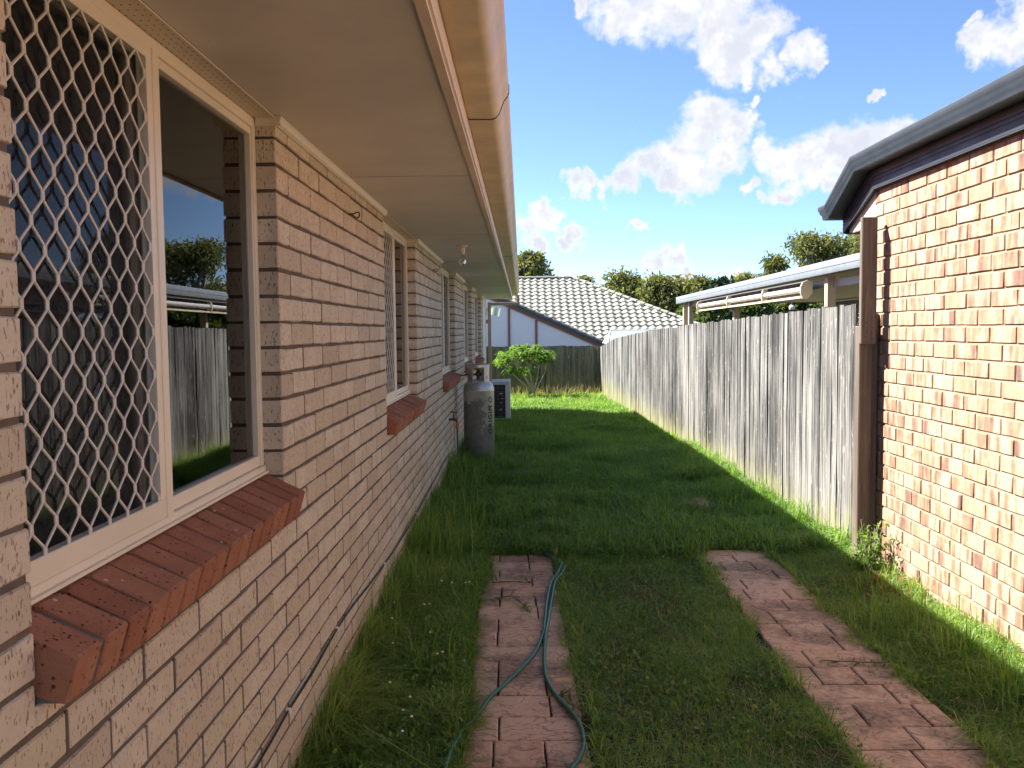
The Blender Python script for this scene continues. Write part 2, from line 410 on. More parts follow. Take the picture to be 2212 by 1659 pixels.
def m_cyl():
    m, t, b, o = newmat('worn_metal_painted_reflection')
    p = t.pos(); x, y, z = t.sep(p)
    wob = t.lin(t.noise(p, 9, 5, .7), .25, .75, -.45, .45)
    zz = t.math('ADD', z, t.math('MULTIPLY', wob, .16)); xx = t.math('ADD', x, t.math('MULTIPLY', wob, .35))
    low = t.ss(zz, .80, .77)                                           # dark reflection painted into the colour, starting below the shoulder
    bright_strip = t.math('MULTIPLY', t.ss(xx, .325, .36), t.ss(zz, .44, .50))   # bright reflection kept in the colour as a strip behind the letters
    k = t.math('MULTIPLY', low, t.math('SUBTRACT', 1., bright_strip))
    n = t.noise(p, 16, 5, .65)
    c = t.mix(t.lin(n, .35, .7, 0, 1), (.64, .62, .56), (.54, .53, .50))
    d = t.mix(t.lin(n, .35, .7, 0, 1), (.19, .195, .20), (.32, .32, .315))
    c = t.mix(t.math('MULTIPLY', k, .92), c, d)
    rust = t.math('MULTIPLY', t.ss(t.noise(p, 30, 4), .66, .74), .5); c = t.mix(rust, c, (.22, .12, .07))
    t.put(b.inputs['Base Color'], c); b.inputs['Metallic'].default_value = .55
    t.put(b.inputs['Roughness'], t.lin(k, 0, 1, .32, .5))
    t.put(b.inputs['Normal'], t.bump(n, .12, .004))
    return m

MAT = dict(
    brickL=m_brick_left(), sillbrick=m_brick_red(), brickR=m_brick_right(),
    mortarL=plain('brown_mortar', (.165, .128, .10), .95, var=.25, bump=.6, bscale=120, spec=.1),
    mortarS=plain('grey_mortar', (.19, .18, .165), .95, var=.25, bump=.6, bscale=120, spec=.1),
    mortarR=plain('tan_mortar', (.37, .29, .205), .95, var=.15, bump=.5, bscale=120, spec=.1),
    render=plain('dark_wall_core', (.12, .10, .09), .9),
    frame=plain('cream_powdercoat', (.78, .70, .56), .38, var=.05, scale=3),
    grille=plain('off_white_powdercoat', (.68, .63, .56), .42, var=.05, scale=4),
    seal=plain('dark_sealant', (.05, .045, .04), .7),
    glass=m_glass(), screen=m_screen(),
    curtain=plain('drape_fabric', (.30, .27, .23), .95, var=.1),
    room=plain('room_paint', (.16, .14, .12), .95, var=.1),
    soffit=plain('cream_eave_lining', (.64, .585, .505), .42, var=.12, scale=2.2, bump=.04, bscale=15),
    trim=plain('cream_trim', (.72, .63, .50), .45, var=.06), vent=m_vent(),
    fascia=plain('cream_fascia', (.68, .56, .42), .5, var=.12, scale=5),
    gutter=plain('beige_gutter_paint', (.60, .49, .34), .5, var=.18, scale=5),
    downpipe=plain('tan_downpipe', (.45, .32, .22), .5, var=.1),
    slate=plain('slate_grey_metal', (.066, .088, .112), .42, var=.12, scale=6), slate2=plain('dark_slate_fascia', (.024, .03, .043), .5, var=.1),
    cream=plain('cream_panel', (.78, .74, .62), .6, var=.04), patiocream=plain('cream_steel', (.72, .62, .42), .45, var=.05),
    patiogrey=plain('light_grey_gutter_metal', (.24, .27, .30), .45, var=.08), awn=plain('awning_tube', (.62, .62, .62), .45, var=.06), awndark=plain('awning_hood', (.13, .12, .12), .6),
    panelunder=plain('insulated_panel_lining', (.60, .57, .46), .35, var=.05),
    paling=m_wood('weathered_paling', [(.38, (.04, .04, .04)), (.445, (.095, .093, .09)), (.50, (.16, .155, .148)), (.55, (.23, .225, .212)), (.62, (.34, .33, .31))], moss=.75),
    palingB=m_wood('shaded_paling', [(.30, (.06, .06, .045)), (.45, (.13, .125, .09)), (.6, (.22, .21, .16)), (.75, (.30, .28, .23))], moss=.5),
    post=m_wood('treated_pine_post', [(.34, (.07, .054, .044)), (.46, (.125, .097, .08)), (.56, (.165, .132, .11)), (.70, (.225, .18, .155))], moss=.5, streak=.15),
    tileB=m_tile('pale_concrete_tile', (.34, .335, .275), (.40, .39, .325), .75), tileG=m_tile('grey_verge_tile', (.12, .135, .135), (.17, .18, .17), .4),
    tileR=m_tile('red_tile', (.42, .10, .06), (.50, .14, .08), .3),
    gable=plain('white_gable_sheet', (.88, .90, .90), .6, var=.03), brown=plain('brown_gable_trim', (.26, .13, .09), .6),
    shed=plain('pale_green_shed_steel', (.48, .60, .54), .45), green=plain('dark_green_sheet', (.06, .09, .06), .6), timber=plain('grey_timber', (.22, .19, .15), .8),
    paving=m_paving(), joint=plain('dark_joint', (.075, .05, .038), .95, var=.3), soil=m_soil(),
    hose=plain('green_hose_rubber', (.010, .12, .075), .34, var=.12, scale=30), brass=plain('weathered_brass', (.10, .085, .05), .45, .6), orange=plain('orange_plastic', (.62, .13, .03), .4),
    whitep=plain('white_plastic', (.75, .75, .72), .45, var=.05), pipe=plain('pale_pipe', (.55, .52, .48), .5), black=plain('black_rubber', (.012, .012, .016), .5),
    rust=plain('rusty_steel', (.09, .045, .028), .8), cyl=m_cyl(), cylmark=plain('black_stencil_paint', (.02, .02, .02), .6), purple=plain('purple_print', (.16, .06, .28), .6),
    acwhite=plain('weathered_white_case', (.62, .62, .60), .5, var=.12), acdark=plain('coil_fins', (.035, .035, .037), .6, .3), acbar=plain('grille_wire', (.11, .11, .115), .5), foil=plain('bent_fin_metal', (.5, .5, .48), .4, .5),
    conc=plain('pale_concrete', (.50, .48, .45), .9, var=.2, bump=.4), bulb=None,
    grass=m_leaf('grass_blades', (.09, .20, .045), (.215, .38, .09), (.42, .50, .17), .5, .3), dry=m_leaf('dry_stems', (.22, .17, .08), (.34, .28, .14), (.46, .41, .25), .3),
    weed=m_leaf('weed_leaves', (.065, .145, .038), (.13, .24, .06), (.23, .35, .09), .45, .25), flower=plain('pale_weed_flower', (.75, .74, .62), .7),
    gum=m_leaf('gum_leaves', (.075, .095, .036), (.16, .178, .065), (.29, .295, .11), .42), pine=m_leaf('pine_needles', (.012, .035, .018), (.025, .06, .028), (.045, .085, .035), .15), hedge=m_leaf('hedge_leaves', (.04, .07, .022), (.08, .12, .035), (.15, .19, .055), .4),
    shrub=m_leaf('shrub_leaves', (.06, .14, .02), (.12, .24, .03), (.24, .34, .06), .45, .25), litter=m_leaf('fallen_leaves', (.16, .07, .03), (.33, .16, .07), (.45, .27, .14), .2),
    bark=plain('pale_bark', (.30, .26, .21), .9, var=.3), twig=plain('shrub_stem', (.42, .38, .31), .8, var=.15), tin=plain('corrugated_tin', (.3, .31, .31), .5, .3))
mb_, tb_, bb_, ob_ = newmat('clear_bulb_glass'); bb_.inputs['Transmission Weight'].default_value = 1.; bb_.inputs['Roughness'].default_value = .02; bb_.inputs['IOR'].default_value = 1.2
MAT['bulb'] = mb_

# ------------------------------------------------------------------ ground
def gz(y, x=1.5):
    y = np.asarray(y, float)
    return np.interp(y, [-1e4, 7, 15, 20, 25.7, 40, 1e4], [0, 0, -.10, -.22, -.42, -.5, -.5]) + np.clip((np.asarray(x, float) - 2.6) * .12, 0, .05) * np.clip((6.5 - y) * 2, 0, 1)
xs = np.concatenate([[-400, -150, -60, -25, -10, -4], np.arange(-1, 4.01, .25), [6, 10, 18, 30, 60, 150, 400]])
ys = np.concatenate([[-200, -60, -20, -6], np.arange(-2, 28.1, .25), [32, 40, 60, 100, 200, 500, 900]])
X, Y = np.meshgrid(xs, ys, indexing='ij'); Z = gz(Y, X) + .012 * np.sin(X * 5.1 + Y * 2.3) * np.cos(Y * 3.7 - X)
nx, ny = X.shape; I = np.arange(nx * ny).reshape(nx, ny)
Q = np.stack([I[:-1, :-1], I[1:, :-1], I[1:, 1:], I[:-1, 1:]], -1).reshape(-1, 4)
g = meshobj('ground', fastmesh('ground', np.stack([X, Y, Z], -1).reshape(-1, 3), Q), MAT['soil']); tag(g, 'bare soil of the side yard between the two brick houses', kind='structure')

# ------------------------------------------------------------------ brick template
def brick_mesh(name, L, h, d, m, seed, jit=.0012, b=.004):
    """front face towards +X at x=0, centred in y and z"""
    r = random.Random(seed); ys_ = [-L / 2, -L / 6, L / 6, L / 2]
    ring = [(y, -h / 2) for y in ys_] + [(y, h / 2) for y in ys_[::-1]]
    j = lambda k: r.uniform(-jit, jit) * k
    back = [(-d, y, z) for y, z in ring]
    side = [(-b + j(.6), y + j(1), z + j(1.6)) for y, z in ring]
    frontp = [(j(.5), y - math.copysign(b * .8, y) * (abs(abs(y) - L / 2) < 1e-6) + j(1), z - math.copysign(b * .8, z) + j(1)) for y, z in ring]
    v = back + side + frontp; f = []
    for a in (0, 8):
        f += [(a + k, a + (k + 1) % 8, a + 8 + (k + 1) % 8, a + 8 + k) for k in range(8)]
    f.append(tuple(range(16, 24)))
    me = bpy.data.meshes.new(name); me.from_pydata(v, [], f); me.update(); me.materials.append(m)
    return me
TB_V = lambda L, h, d, b: np.array([(-d, y, z) for y, z in ((-L / 2, -h / 2), (L / 2, -h / 2), (L / 2, h / 2), (-L / 2, h / 2))] +
                                   [(-b, y, z) for y, z in ((-L / 2, -h / 2), (L / 2, -h / 2), (L / 2, h / 2), (-L / 2, h / 2))] +
                                   [(0, y, z) for y, z in ((-L / 2 + b, -h / 2 + b), (L / 2 - b, -h / 2 + b), (L / 2 - b, h / 2 - b), (-L / 2 + b, h / 2 - b))])
TB_F = np.array([(0, 1, 5, 4), (1, 2, 6, 5), (2, 3, 7, 6), (3, 0, 4, 7), (4, 5, 9, 8), (5, 6, 10, 9), (6, 7, 11, 10), (7, 4, 8, 11), (8, 9, 10, 11)])
def shown(px, y0, y1, z0, z1):
    """size of a wall piece in the picture"""
    pts = [(px, y0, z0), (px, y1, z0), (px, y1, z1), (px, y0, z1)]
    if min(y0, y1) < .25: return 0.
    q = [proj(p) for p in pts]
    if any(p[2] < .1 for p in q): return 0.
    a = np.clip(np.array([[p[0], p[1]] for p in q]), [-20, -20], [2232, 1679])
    return abs(sum(a[i][0] * a[(i + 1) % 4][1] - a[(i + 1) % 4][0] * a[i][1] for i in range(4))) / 2
def lay(y_start, phase, pitch, z_of, ncourse, spans_of):
    """running bond: list of (y0,y1,z0,z1)"""
    out = []
    for c in range(ncourse):
        z0, z1 = z_of(c)
        ph = phase + (pitch / 2 if c % 2 else 0)
        for (a, b) in spans_of((z0 + z1) / 2):
            k0 = math.floor((a - ph) / pitch); cuts = [a]
            k = k0 + 1
            while ph + k * pitch < b - 1e-4:
                cuts.append(ph + k * pitch); k += 1
            cuts.append(b)
            if len(cuts) > 2 and cuts[1] - cuts[0] < .1: cuts.pop(1)
            if len(cuts) > 2 and cuts[-1] - cuts[-2] < .1: cuts.pop(-2)
            for i in range(len(cuts) - 1): out.append((cuts[i], cuts[i + 1], z0, z1, i == 0, i == len(cuts) - 2))
    return out
def brickwork(bricks, face_x, sign, pitch, h_course, jb, jp, depth, m, parent, seed):
    """the 300 bricks that show largest are pieces of their own, the rest is one part"""
    meshes = [brick_mesh('brick', pitch - jp, h_course - jb, depth, m, seed + i) for i in range(6)]
    tv = TB_V(pitch - jp, h_course - jb, depth, .004)
    rec = sorted(bricks, key=lambda q: -shown(face_x, q[0], q[1], q[2], q[3]))
    rest = []; r = random.Random(seed)
    for i, (y0, y1, z0, z1, first, last) in enumerate(rec):
        a = y0 + (0 if first else jp / 2); b = y1 - (0 if last else jp / 2)
        loc = (face_x + r.uniform(-.0018, .0012) * sign, (a + b) / 2, (z0 + z1) / 2 + r.uniform(-.0012, .0012)); sy = (b - a) / (pitch - jp); sz = (z1 - z0 - jb) / (h_course - jb); rz = 0. if sign > 0 else math.pi
        if i < 300: place('brick', meshes[i % 6], parent, loc, (1, sy, sz), (r.uniform(-.003, .003), 0, rz + r.uniform(-.004, .004)))
        else: rest.append((loc, (1, sy, sz), rz))
    if rest:
        V, F = joined(tv, TB_F, rest)
        tag(meshobj('brickwork', fastmesh('brickwork', V, F), m, parent), kind='stuff')

# ------------------------------------------------------------------ the house on the left
HL = thing('brick_house', (0, 9, 0), 'long pale pink brick house with beige gutter and eave filling the left side', 'house')
BED = 2.2611; CH = .0862; LP = .311
WIN = [(1.385, 2.885, 2.078, True), (5.12, 6.66, 5.90, True), (8.76, 10.5, 9.6, False), (12.16, 14.05, 13.1, False), (14.93, 17.2, 16.0, False)]
ZT, ZB, SILLZ = 2.322, 1.150, 1.145
Y0, Y1 = -2.2, 19.62
def z_left(c):                       # course 0 is the one under the soffit
    z1 = BED + CH - c * CH; return (z1 - CH, min(z1, 2.328))
def spans_left(z):
    if z > 1.148:
        out = []; a = Y0
        for w in WIN: out.append((a, w[0])); a = w[1]
        out.append((a, Y1)); return out
    if z > 1.005:                    # courses cut by the sills
        out = []; a = Y0
        for w in WIN: out.append((a, w[0] - .002)); a = w[1] + .002
        out.append((a, Y1)); return out
    return [(Y0, Y1)]
wl = MB()
a = Y0
for w in WIN + [(Y1, Y1, 0, 0)]:
    wl.box(-.25, -.0048, a + .008, w[0] - .008, -.45, 2.40); a = w[1]
for w in WIN: wl.box(-.25, -.0048, w[0] - .008 + .0002, w[1] + .008 - .0002, -.45, 1.0075)
lbricks = lay(Y0, 3.031, LP, z_left, 31, spans_left)
for w in WIN:                        # the cut course under each sill
    n_ = round((w[1] - w[0]) / LP); d_ = (w[1] - w[0]) / n_
    for k in range(n_): lbricks.append((w[0] + k * d_, w[0] + (k + 1) * d_, BED - 15 * CH, 1.0145, k == 0, k == n_ - 1))
for (ya_, yb_, za_, zb_, f_, l_) in lbricks:
    if not l_: wl.box(-.012, -.0012, yb_ - .0044, yb_ + .0044, za_ + .005, zb_ - .005)
wall = wl.build('wall', MAT['mortarL'], HL)
brickwork(lbricks, 0., 1, LP, CH, .0118, .0085, .095, MAT['brickL'], wall, 100)
# the room behind, roof and the far sides
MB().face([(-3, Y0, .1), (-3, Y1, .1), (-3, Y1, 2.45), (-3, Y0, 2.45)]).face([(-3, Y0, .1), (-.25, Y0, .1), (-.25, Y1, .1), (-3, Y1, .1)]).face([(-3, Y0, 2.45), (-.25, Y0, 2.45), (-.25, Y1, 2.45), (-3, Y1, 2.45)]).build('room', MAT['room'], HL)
MB().box(-9.5, -.26, Y1 - .12, Y1, -.45, 2.4).box(-9.5, -.26, Y0, Y0 + .12, -.45, 2.4).box(-9.6, -9.5, Y0, Y1, -.45, 2.4).build('rear_wall', MAT['mortarL'], HL)
# soffit sheets
js = [-2.5] + [1.60 + 2.41 * k for k in range(-1, 8)] + [19.25]
for a, b in zip(js[:-1], js[1:]):
    MB().box(.002, .578, a + .0015, b - .0015, 2.330, 2.336).build('soffit_sheet', MAT['soffit'], HL)
for a in js[1:-1]: MB().box(.004, .574, a - .006, a + .006, 2.3275, 2.3292).build('joint_strip', MAT['soffit'], HL)
for y_ in np.arange(.35, 19., .45):
    for x_ in (.05, .54): MB().tube([(x_, y_, 2.3302), (x_ + .0001, y_, 2.3288)], .0028, 6).build('nail', MAT['fascia'], HL)
for w in WIN: MB().box(-.25, .0015, w[0] - .0, w[1] + .0, 2.3235, 2.329).build('vent_strip', MAT['vent'], HL)
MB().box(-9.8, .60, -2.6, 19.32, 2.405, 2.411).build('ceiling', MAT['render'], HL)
# trim along the top of the wall and into the reveals
tp = [(.001, 2.3285), (.001, 2.300), (.007, 2.298), (.016, 2.306), (.022, 2.318), (.024, 2.3285)]
a = Y0
for i, w in enumerate(WIN + [(19.2, 0, 0, 0)]):
    MB().prism(tp, 'Y', a - (.012 if i else 0), w[0] + .012).build('eave_trim', MAT['trim'], HL)
    if i < 5:
        for yy, s in ((w[0], 1), (w[1], -1)):
            MB().prism([(yy + s * (.0005 + p[0] * .6), p[1]) for p in tp], 'X', -.062, .02).build('eave_trim', MAT['trim'], HL)
    a = w[1]
# fascia, gutter, roof
MB().box(.580, .606, -2.6, 19.28, 2.322, 2.56).build('fascia', MAT['fascia'], HL)
MB().box(.606, .6125, -2.6, 19.275, 2.336, 2.395).build('fascia_bead', MAT['trim'], HL)
gp = [(.6075, 2.535), (.6075, 2.412), (.613, 2.406), (.698, 2.404), (.715, 2.410), (.727, 2.425), (.736, 2.448), (.745, 2.470), (.757, 2.485), (.763, 2.498), (.763, 2.527), (.757, 2.536), (.749, 2.536),
      (.7475, 2.528), (.752, 2.520), (.751, 2.500), (.738, 2.478), (.729, 2.452), (.716, 2.428), (.704, 2.416), (.700, 2.4145), (.620, 2.4145), (.6125, 2.420), (.6125, 2.535)]
gut = MB().prism(gp, 'Y', -2.65, 19.33).build('gutter', MAT['gutter'], HL, True)
for yj in (3.27, 9.2, 15.2):
    jp_ = [(.6145, 2.4035), (.6990, 2.4015), (.7166, 2.4082), (.7291, 2.4238), (.7382, 2.447), (.7470, 2.4688), (.7588, 2.4835), (.7655, 2.4975), (.7655, 2.5275), (.758, 2.5385)]
    inn = [(p[0] - .004, p[1] + .004) for p in jp_[::-1]]
    MB().prism(jp_ + inn, 'Y', yj - .004, yj + .004).build('gutter_joint', MAT['seal'], gut)
zr = 2.545 + (.70 + 4.4) * math.tan(R(22.5))
MB().prism([(.70, 2.55), (-4.4, zr + .02), (-9.9, 2.45), (-9.9, 2.35), (-4.4, zr - .1), (.62, 2.50)], 'Y', -2.7, 19.36).build('roof', MAT['tileR'], HL)
dp = MB().box(.700, .765, 19.30, 19.37, 2.225, 2.418, .006).box(.06, .766, 19.295, 19.375, 2.19, 2.255, .006).box(.055, .125, 19.29, 19.38, -.25, 2.258, .006)
dp.build('downpipe', MAT['downpipe'], HL)
MB().box(-.02, .016, 17.75, 18.95, -.3, 2.30, .004).build('door', MAT['acwhite'], HL)

def tubes_fast(segs, r, n=6):
    """segs: (k,2,3) straight rods"""
    segs = np.asarray(segs, float); d = segs[:, 1] - segs[:, 0]; d /= np.linalg.norm(d, axis=1)[:, None]
    u = np.cross(d, [1., 0, 0]); u /= np.maximum(np.linalg.norm(u, axis=1), 1e-9)[:, None]; v = np.cross(d, u)
    an = np.arange(n) * 2 * math.pi / n
    ring = u[:, None, :] * np.cos(an)[None, :, None] + v[:, None, :] * np.sin(an)[None, :, None]
    V = np.concatenate([segs[:, 0][:, None] + ring * r, segs[:, 1][:, None] + ring * r], 1)
    b = (np.arange(len(segs)) * 2 * n)[:, None]; k = np.arange(n); k2 = (k + 1) % n
    Q = np.stack([b + k, b + k2, b + n + k2, b + n + k], -1).reshape(-1, 4)
    return V.reshape(-1, 3), Q

def window(w, idx):
    y0, y1, ym, gr = w; F = MAT['frame']
    y0 += .004; y1 -= .004; xf = -.065
    f = MB()
    f.box(xf - .06, xf, y0, y1, ZT - .032, ZT, .0015)
    f.box(xf - .06, xf, y0, y0 + .026, ZB + .03, ZT - .0322, .0015).box(xf - .06, xf, y1 - .026, y1, ZB + .03, ZT - .0322, .0015)
    f.box(xf - .06, xf + .006, y0, y1, ZB, ZB + .0295, .002).box(xf - .02, xf + .016, y0, y1, ZB + .004, ZB + .012, .001)
    win = f.build('window', F, HL)
    MB().box(xf - .05, xf + .012, ym - .017, ym + .017, ZB + .030, ZT - .0325, .002).build('mullion', F, win)
    # fixed sash to the right
    s = MB(); xa, xb = xf - .045, xf - .006; ya, yb = ym + .0172, y1 - .0262; za, zb = ZB + .0302, ZT - .0324; r = .024
    s.box(xa, xb, ya, yb, za, za + r + .012, .002).box(xa, xb, ya, yb, zb - r, zb, .002).box(xa, xb - .0006, ya, ya + .009, za + r + .0122, zb - r - .0002).box(xa, xb - .0006, yb - .012, yb, za + r + .0122, zb - r - .0002)
    s.build('sash', F, win)
    MB().box(xf - .028, xf - .024, ya + .006, yb - .006, za + .02, zb - .02).build('pane', MAT['glass'], win)
    # sliding sash behind, screen and grille in front to the left
    s = MB(); ya, yb = y0 + .0262, ym - .0172
    s.box(xf - .055, xf - .030, ya, yb, za, za + r, .002).box(xf - .055, xf - .030, ya, yb, zb - r, zb, .002).box(xf - .055, xf - .0305, ya, ya + .03, za + r, zb - r).box(xf - .055, xf - .0305, yb - .03, yb, za + r, zb - r)
    s.build('sash', F, win)
    MB().box(xf - .046, xf - .042, ya + .01, yb - .01, za + .01, zb - .01).build('pane', MAT['glass'], win)
    s = MB(); xa, xb = xf - .016, xf + .009; rr = .030
    s.box(xa, xb, ya, yb, za, za + rr + .016, .002).box(xa, xb, ya, yb, zb - rr, zb, .002).box(xa, xb - .0008, ya, ya + rr, za + rr + .0162, zb - rr - .0002).box(xa, xb - .0008, yb - rr, yb, za + rr + .0162, zb - rr - .0002)
    s.build('screen_frame', F, win)
    MB().face([(xf - .014, ya + .01, za + .01), (xf - .014, yb - .01, za + .01), (xf - .014, yb - .01, zb - .01), (xf - .014, ya + .01, zb - .01)]).build('insect_screen', MAT['screen'], win)
    if gr:
        cw, chh, nv = .082, .099, .0095; segs = []; oy, oz = yb - .033, ZT - .003
        gya, gyb, gza, gzb = ya + rr - .012, yb - rr + .004, za + rr + .006, zb - rr + .006
        def cl(p, q):
            p, q = np.array(p), np.array(q)
            for k, lo, hi in ((1, gya, gyb), (2, gza, gzb)):
                for lim, sg in ((lo, 1), (hi, -1)):
                    a, b = (p[k] - lim) * sg, (q[k] - lim) * sg
                    if a < 0 and b < 0: return
                    if a < 0: p = p + (q - p) * (-a / (b - a))
                    elif b < 0: q = q + (p - q) * (-b / (a - b))
            if np.linalg.norm(p - q) > 1e-4: segs.append((p, q))
        xg = xf + .004
        for i in range(-2, int((yb - ya) / cw * 2) + 6):
            for j in range(-2, int(1.3 / chh) + 2):
                yy = oy - i * cw / 2; zz = oz - j * chh - (chh / 2 if i % 2 else 0)
                cl((xg, yy - .0027, zz - nv), (xg, yy - .0027, zz + nv)); cl((xg, yy + .0027, zz - nv), (xg, yy + .0027, zz + nv))
                for s_ in (-1, 1): cl((xg, yy + s_ * .0027, zz + nv), (xg, yy + s_ * (cw / 2 - .0027), zz + chh / 2 - nv))
        V, Qd = tubes_fast(segs, .0030, 7)
        meshobj('security_grille', fastmesh('security_grille', V, Qd, smooth=True), MAT['grille'], win)
    # drapes
    n = 120; yy = np.linspace(y0 + .02, y1 - .02, n); xx = -.19 + .022 * np.sin(yy * 62) + .008 * np.sin(yy * 23)
    V = np.concatenate([np.stack([xx, yy, np.full(n, 2.3)], 1), np.stack([xx, yy, np.full(n, 1.0)], 1)]); k = np.arange(n - 1)
    meshobj('curtain', fastmesh('curtain', V, np.stack([k, k + 1, n + k + 1, n + k], 1), smooth=True), MAT['curtain'], win)
    MB().box(-.118, -.06, y0, y1, ZB - .012, ZB - .0005).build('seal', MAT['seal'], win)
    # sill of bricks on edge
    sl = MB().prism([(-.10, 1.136), (-.045, 1.136), (.065, 1.0875), (.042, 1.0095), (-.10, 1.0095)], 'Y', w[0] + .014, w[1] - .014).build('window_sill', MAT['mortarS'], HL)
    nb = round((w[1] - w[0]) / .092); p = (w[1] - w[0]) / nb; rr_ = random.Random(idx)
    prof = [(-.10, 1.155), (-.052, 1.146), (.066, 1.092), (.0715, 1.087), (.0485, 1.012), (.044, 1.009), (-.10, 1.05)]
    mesh = []
    for q in range(4):
        b = MB(); L = p - .013; jj = lambda: rr_.uniform(-.0012, .0012)
        pr = [(x + jj(), z + jj()) for x, z in prof]; pin = [(x + (.004 if x < -.05 else -.004), z - .003 if z > 1.05 else z + .003) for x, z in pr]
        n_ = len(prof); b.v = [(x, -L / 2, z) for x, z in pin] + [(x, -L / 2 + .004, z) for x, z in pr] + [(x, L / 2 - .004, z) for x, z in pr] + [(x, L / 2, z) for x, z in pin]
        for ring in range(3): b.f += [(ring * n_ + k, ring * n_ + (k + 1) % n_, (ring + 1) * n_ + (k + 1) % n_, (ring + 1) * n_ + k) for k in range(n_)]
        b.f += [tuple(range(n_))[::-1], tuple(3 * n_ + k for k in range(n_))]
        me = bpy.data.meshes.new('brick'); me.from_pydata(b.v, [], b.f); me.update(); me.materials.append(MAT['sillbrick']); mesh.append(me)
    for k in range(nb): place('brick', mesh[k % 4], sl, (rr_.uniform(-.003, .003), w[0] + (k + .5) * p, rr_.uniform(-.002, .002)))
for i, w in enumerate(WIN): window(w, i)
# mortar smeared over the end of the near sill
V = np.array([(.002, 1.3835, 1.105), (.020, 1.3835, 1.100), (.022, 1.3835, 1.075), (.034, 1.3835, 1.062), (.030, 1.3835, 1.045), (.018, 1.3835, 1.040), (.026, 1.3835, 1.022), (.012, 1.3835, 1.014), (.002, 1.3835, 1.02)])

# ------------------------------------------------------------------ fixtures on the left house
t = thing('ceiling_light', (.32, 7.2, 2.328), 'bare light bulb in a cream holder hanging under the eave', 'light')
MB().lathe([(.045, 0), (.045, -.012), (.022, -.02), (.024, -.05), (.019, -.062), (.019, -.075)], (.32, 7.2, 2.3285), 20).build('lamp_holder', MAT['trim'], t, True)
MB().lathe([(.012, -.07), (.013, -.085), (.022, -.105), (.029, -.128), (.028, -.145), (.018, -.16), (.004, -.166)], (.32, 7.2, 2.3285), 20).build('bulb', MAT['bulb'], t, True)
for (y, z, lb) in ((4.13, 2.172, 'small rusty hook in the brick wall between the two nearest windows'), (7.95, 2.178, 'small rusty hook in the brick wall before the third window')):
    pts = [(-.02, y - .03, z), (.012, y - .025, z + .002)] + [(.022 + .02 * math.sin(a * .55), y - .02 + .022 * (1 - math.cos(a * .55)), z + .002 + .012 * math.sin(a * .9)) for a in range(1, 9)]
    tag(MB().tube(pts, .0035, 6).build('wall_hook', MAT['rust'], None, True), lb, 'hook')
cab = [(.004, 1.2, .335), (.004, 2.468, .346), (.004, 2.822, .356), (.004, 3.172, .352), (.004, 3.581, .366), (.004, 3.926, .357), (.004, 4.4, .325), (.004, 4.855, .303), (.004, 5.328, .282), (.004, 6.354, .272), (.004, 7.3, .285), (.004, 8.12, .298), (.004, 8.9, .312), (.004, 9.6, .27), (.004, 10.33, .2)]
cb = thing('cable', (0, 5, .3), 'black cable clipped in a sagging line low along the pale brick wall', 'cable')
def smooth_pts(P, n=6):
    P = [np.array(p, float) for p in P]; out = []
    for i in range(len(P) - 1):
        p0, p1, p2, p3 = P[max(i - 1, 0)], P[i], P[i + 1], P[min(i + 2, len(P) - 1)]
        for k in range(n):
            u = k / n; out.append(tuple(.5 * ((2 * p1) + (-p0 + p2) * u + (2 * p0 - 5 * p1 + 4 * p2 - p3) * u * u + (-p0 + 3 * p1 - 3 * p2 + p3) * u ** 3)))
    return out + [tuple(P[-1])]
MB().tube([(x + .005, y, z) for x, y, z in smooth_pts(cab)], .0042, 6).build('wire', MAT['black'], cb, True)
for y, z in ((2.83, .357), (3.6, .367), (4.86, .304), (6.36, .273)): MB().box(.0005, .0165, y - .006, y + .006, z - .009, z + .009, .002).build('clip', MAT['whitep'], cb)

tp_ = thing('tap', (0, 9.45, .6), 'old brass garden tap on the brick wall with an orange hose connector', 'tap')
MB().lathe([(.004, 0), (.018, .001), (.018, .004), (.004, .005)], (0, 0, 0), 14)
b = MB().tube([(-.01, 9.45, .66), (.03, 9.45, .66), (.055, 9.44, .662), (.075, 9.43, .656), (.086, 9.43, .64), (.088, 9.43, .62)], [.013, .012, .017, .013, .012, .013], 10); b.build('spout', MAT['brass'], tp_, True)
MB().tube([(.05, 9.44, .66), (.05, 9.44, .71), (.05, 9.44, .735)], [.013, .008, .006], 8).build('spindle', MAT['brass'], tp_, True)
MB().tube([(.05, 9.405, .738), (.05, 9.44, .744), (.05, 9.475, .738)], [.006, .009, .006], 6).tube([(.018, 9.44, .738), (.05, 9.44, .744), (.082, 9.44, .738)], [.006, .009, .006], 6).build('handle', MAT['brass'], tp_, True)
MB().lathe([(.014, .004), (.019, 0), (.019, -.03), (.017, -.034), (.020, -.036), (.019, -.066), (.012, -.072)], (.090, 9.43, .628), 12).build('hose_connector', MAT['orange'], tp_, True)
tag(MB().tube([(.052, 9.62, -.02), (.052, 9.62, .5), (.045, 9.60, .62), (.02, 9.56, .66), (-.01, 9.56, .66)], .012, 8).build('water_pipe', MAT['pipe'], None, True), 'pale thin water pipe rising against the bricks behind the tap', 'pipe')
slab = MB().box(-.0, .30, 9.52, 9.86, -.06, .085, .01).build('concrete_block', MAT['conc']); tag(slab, 'pale concrete block half hidden in grass below the tap', 'block')

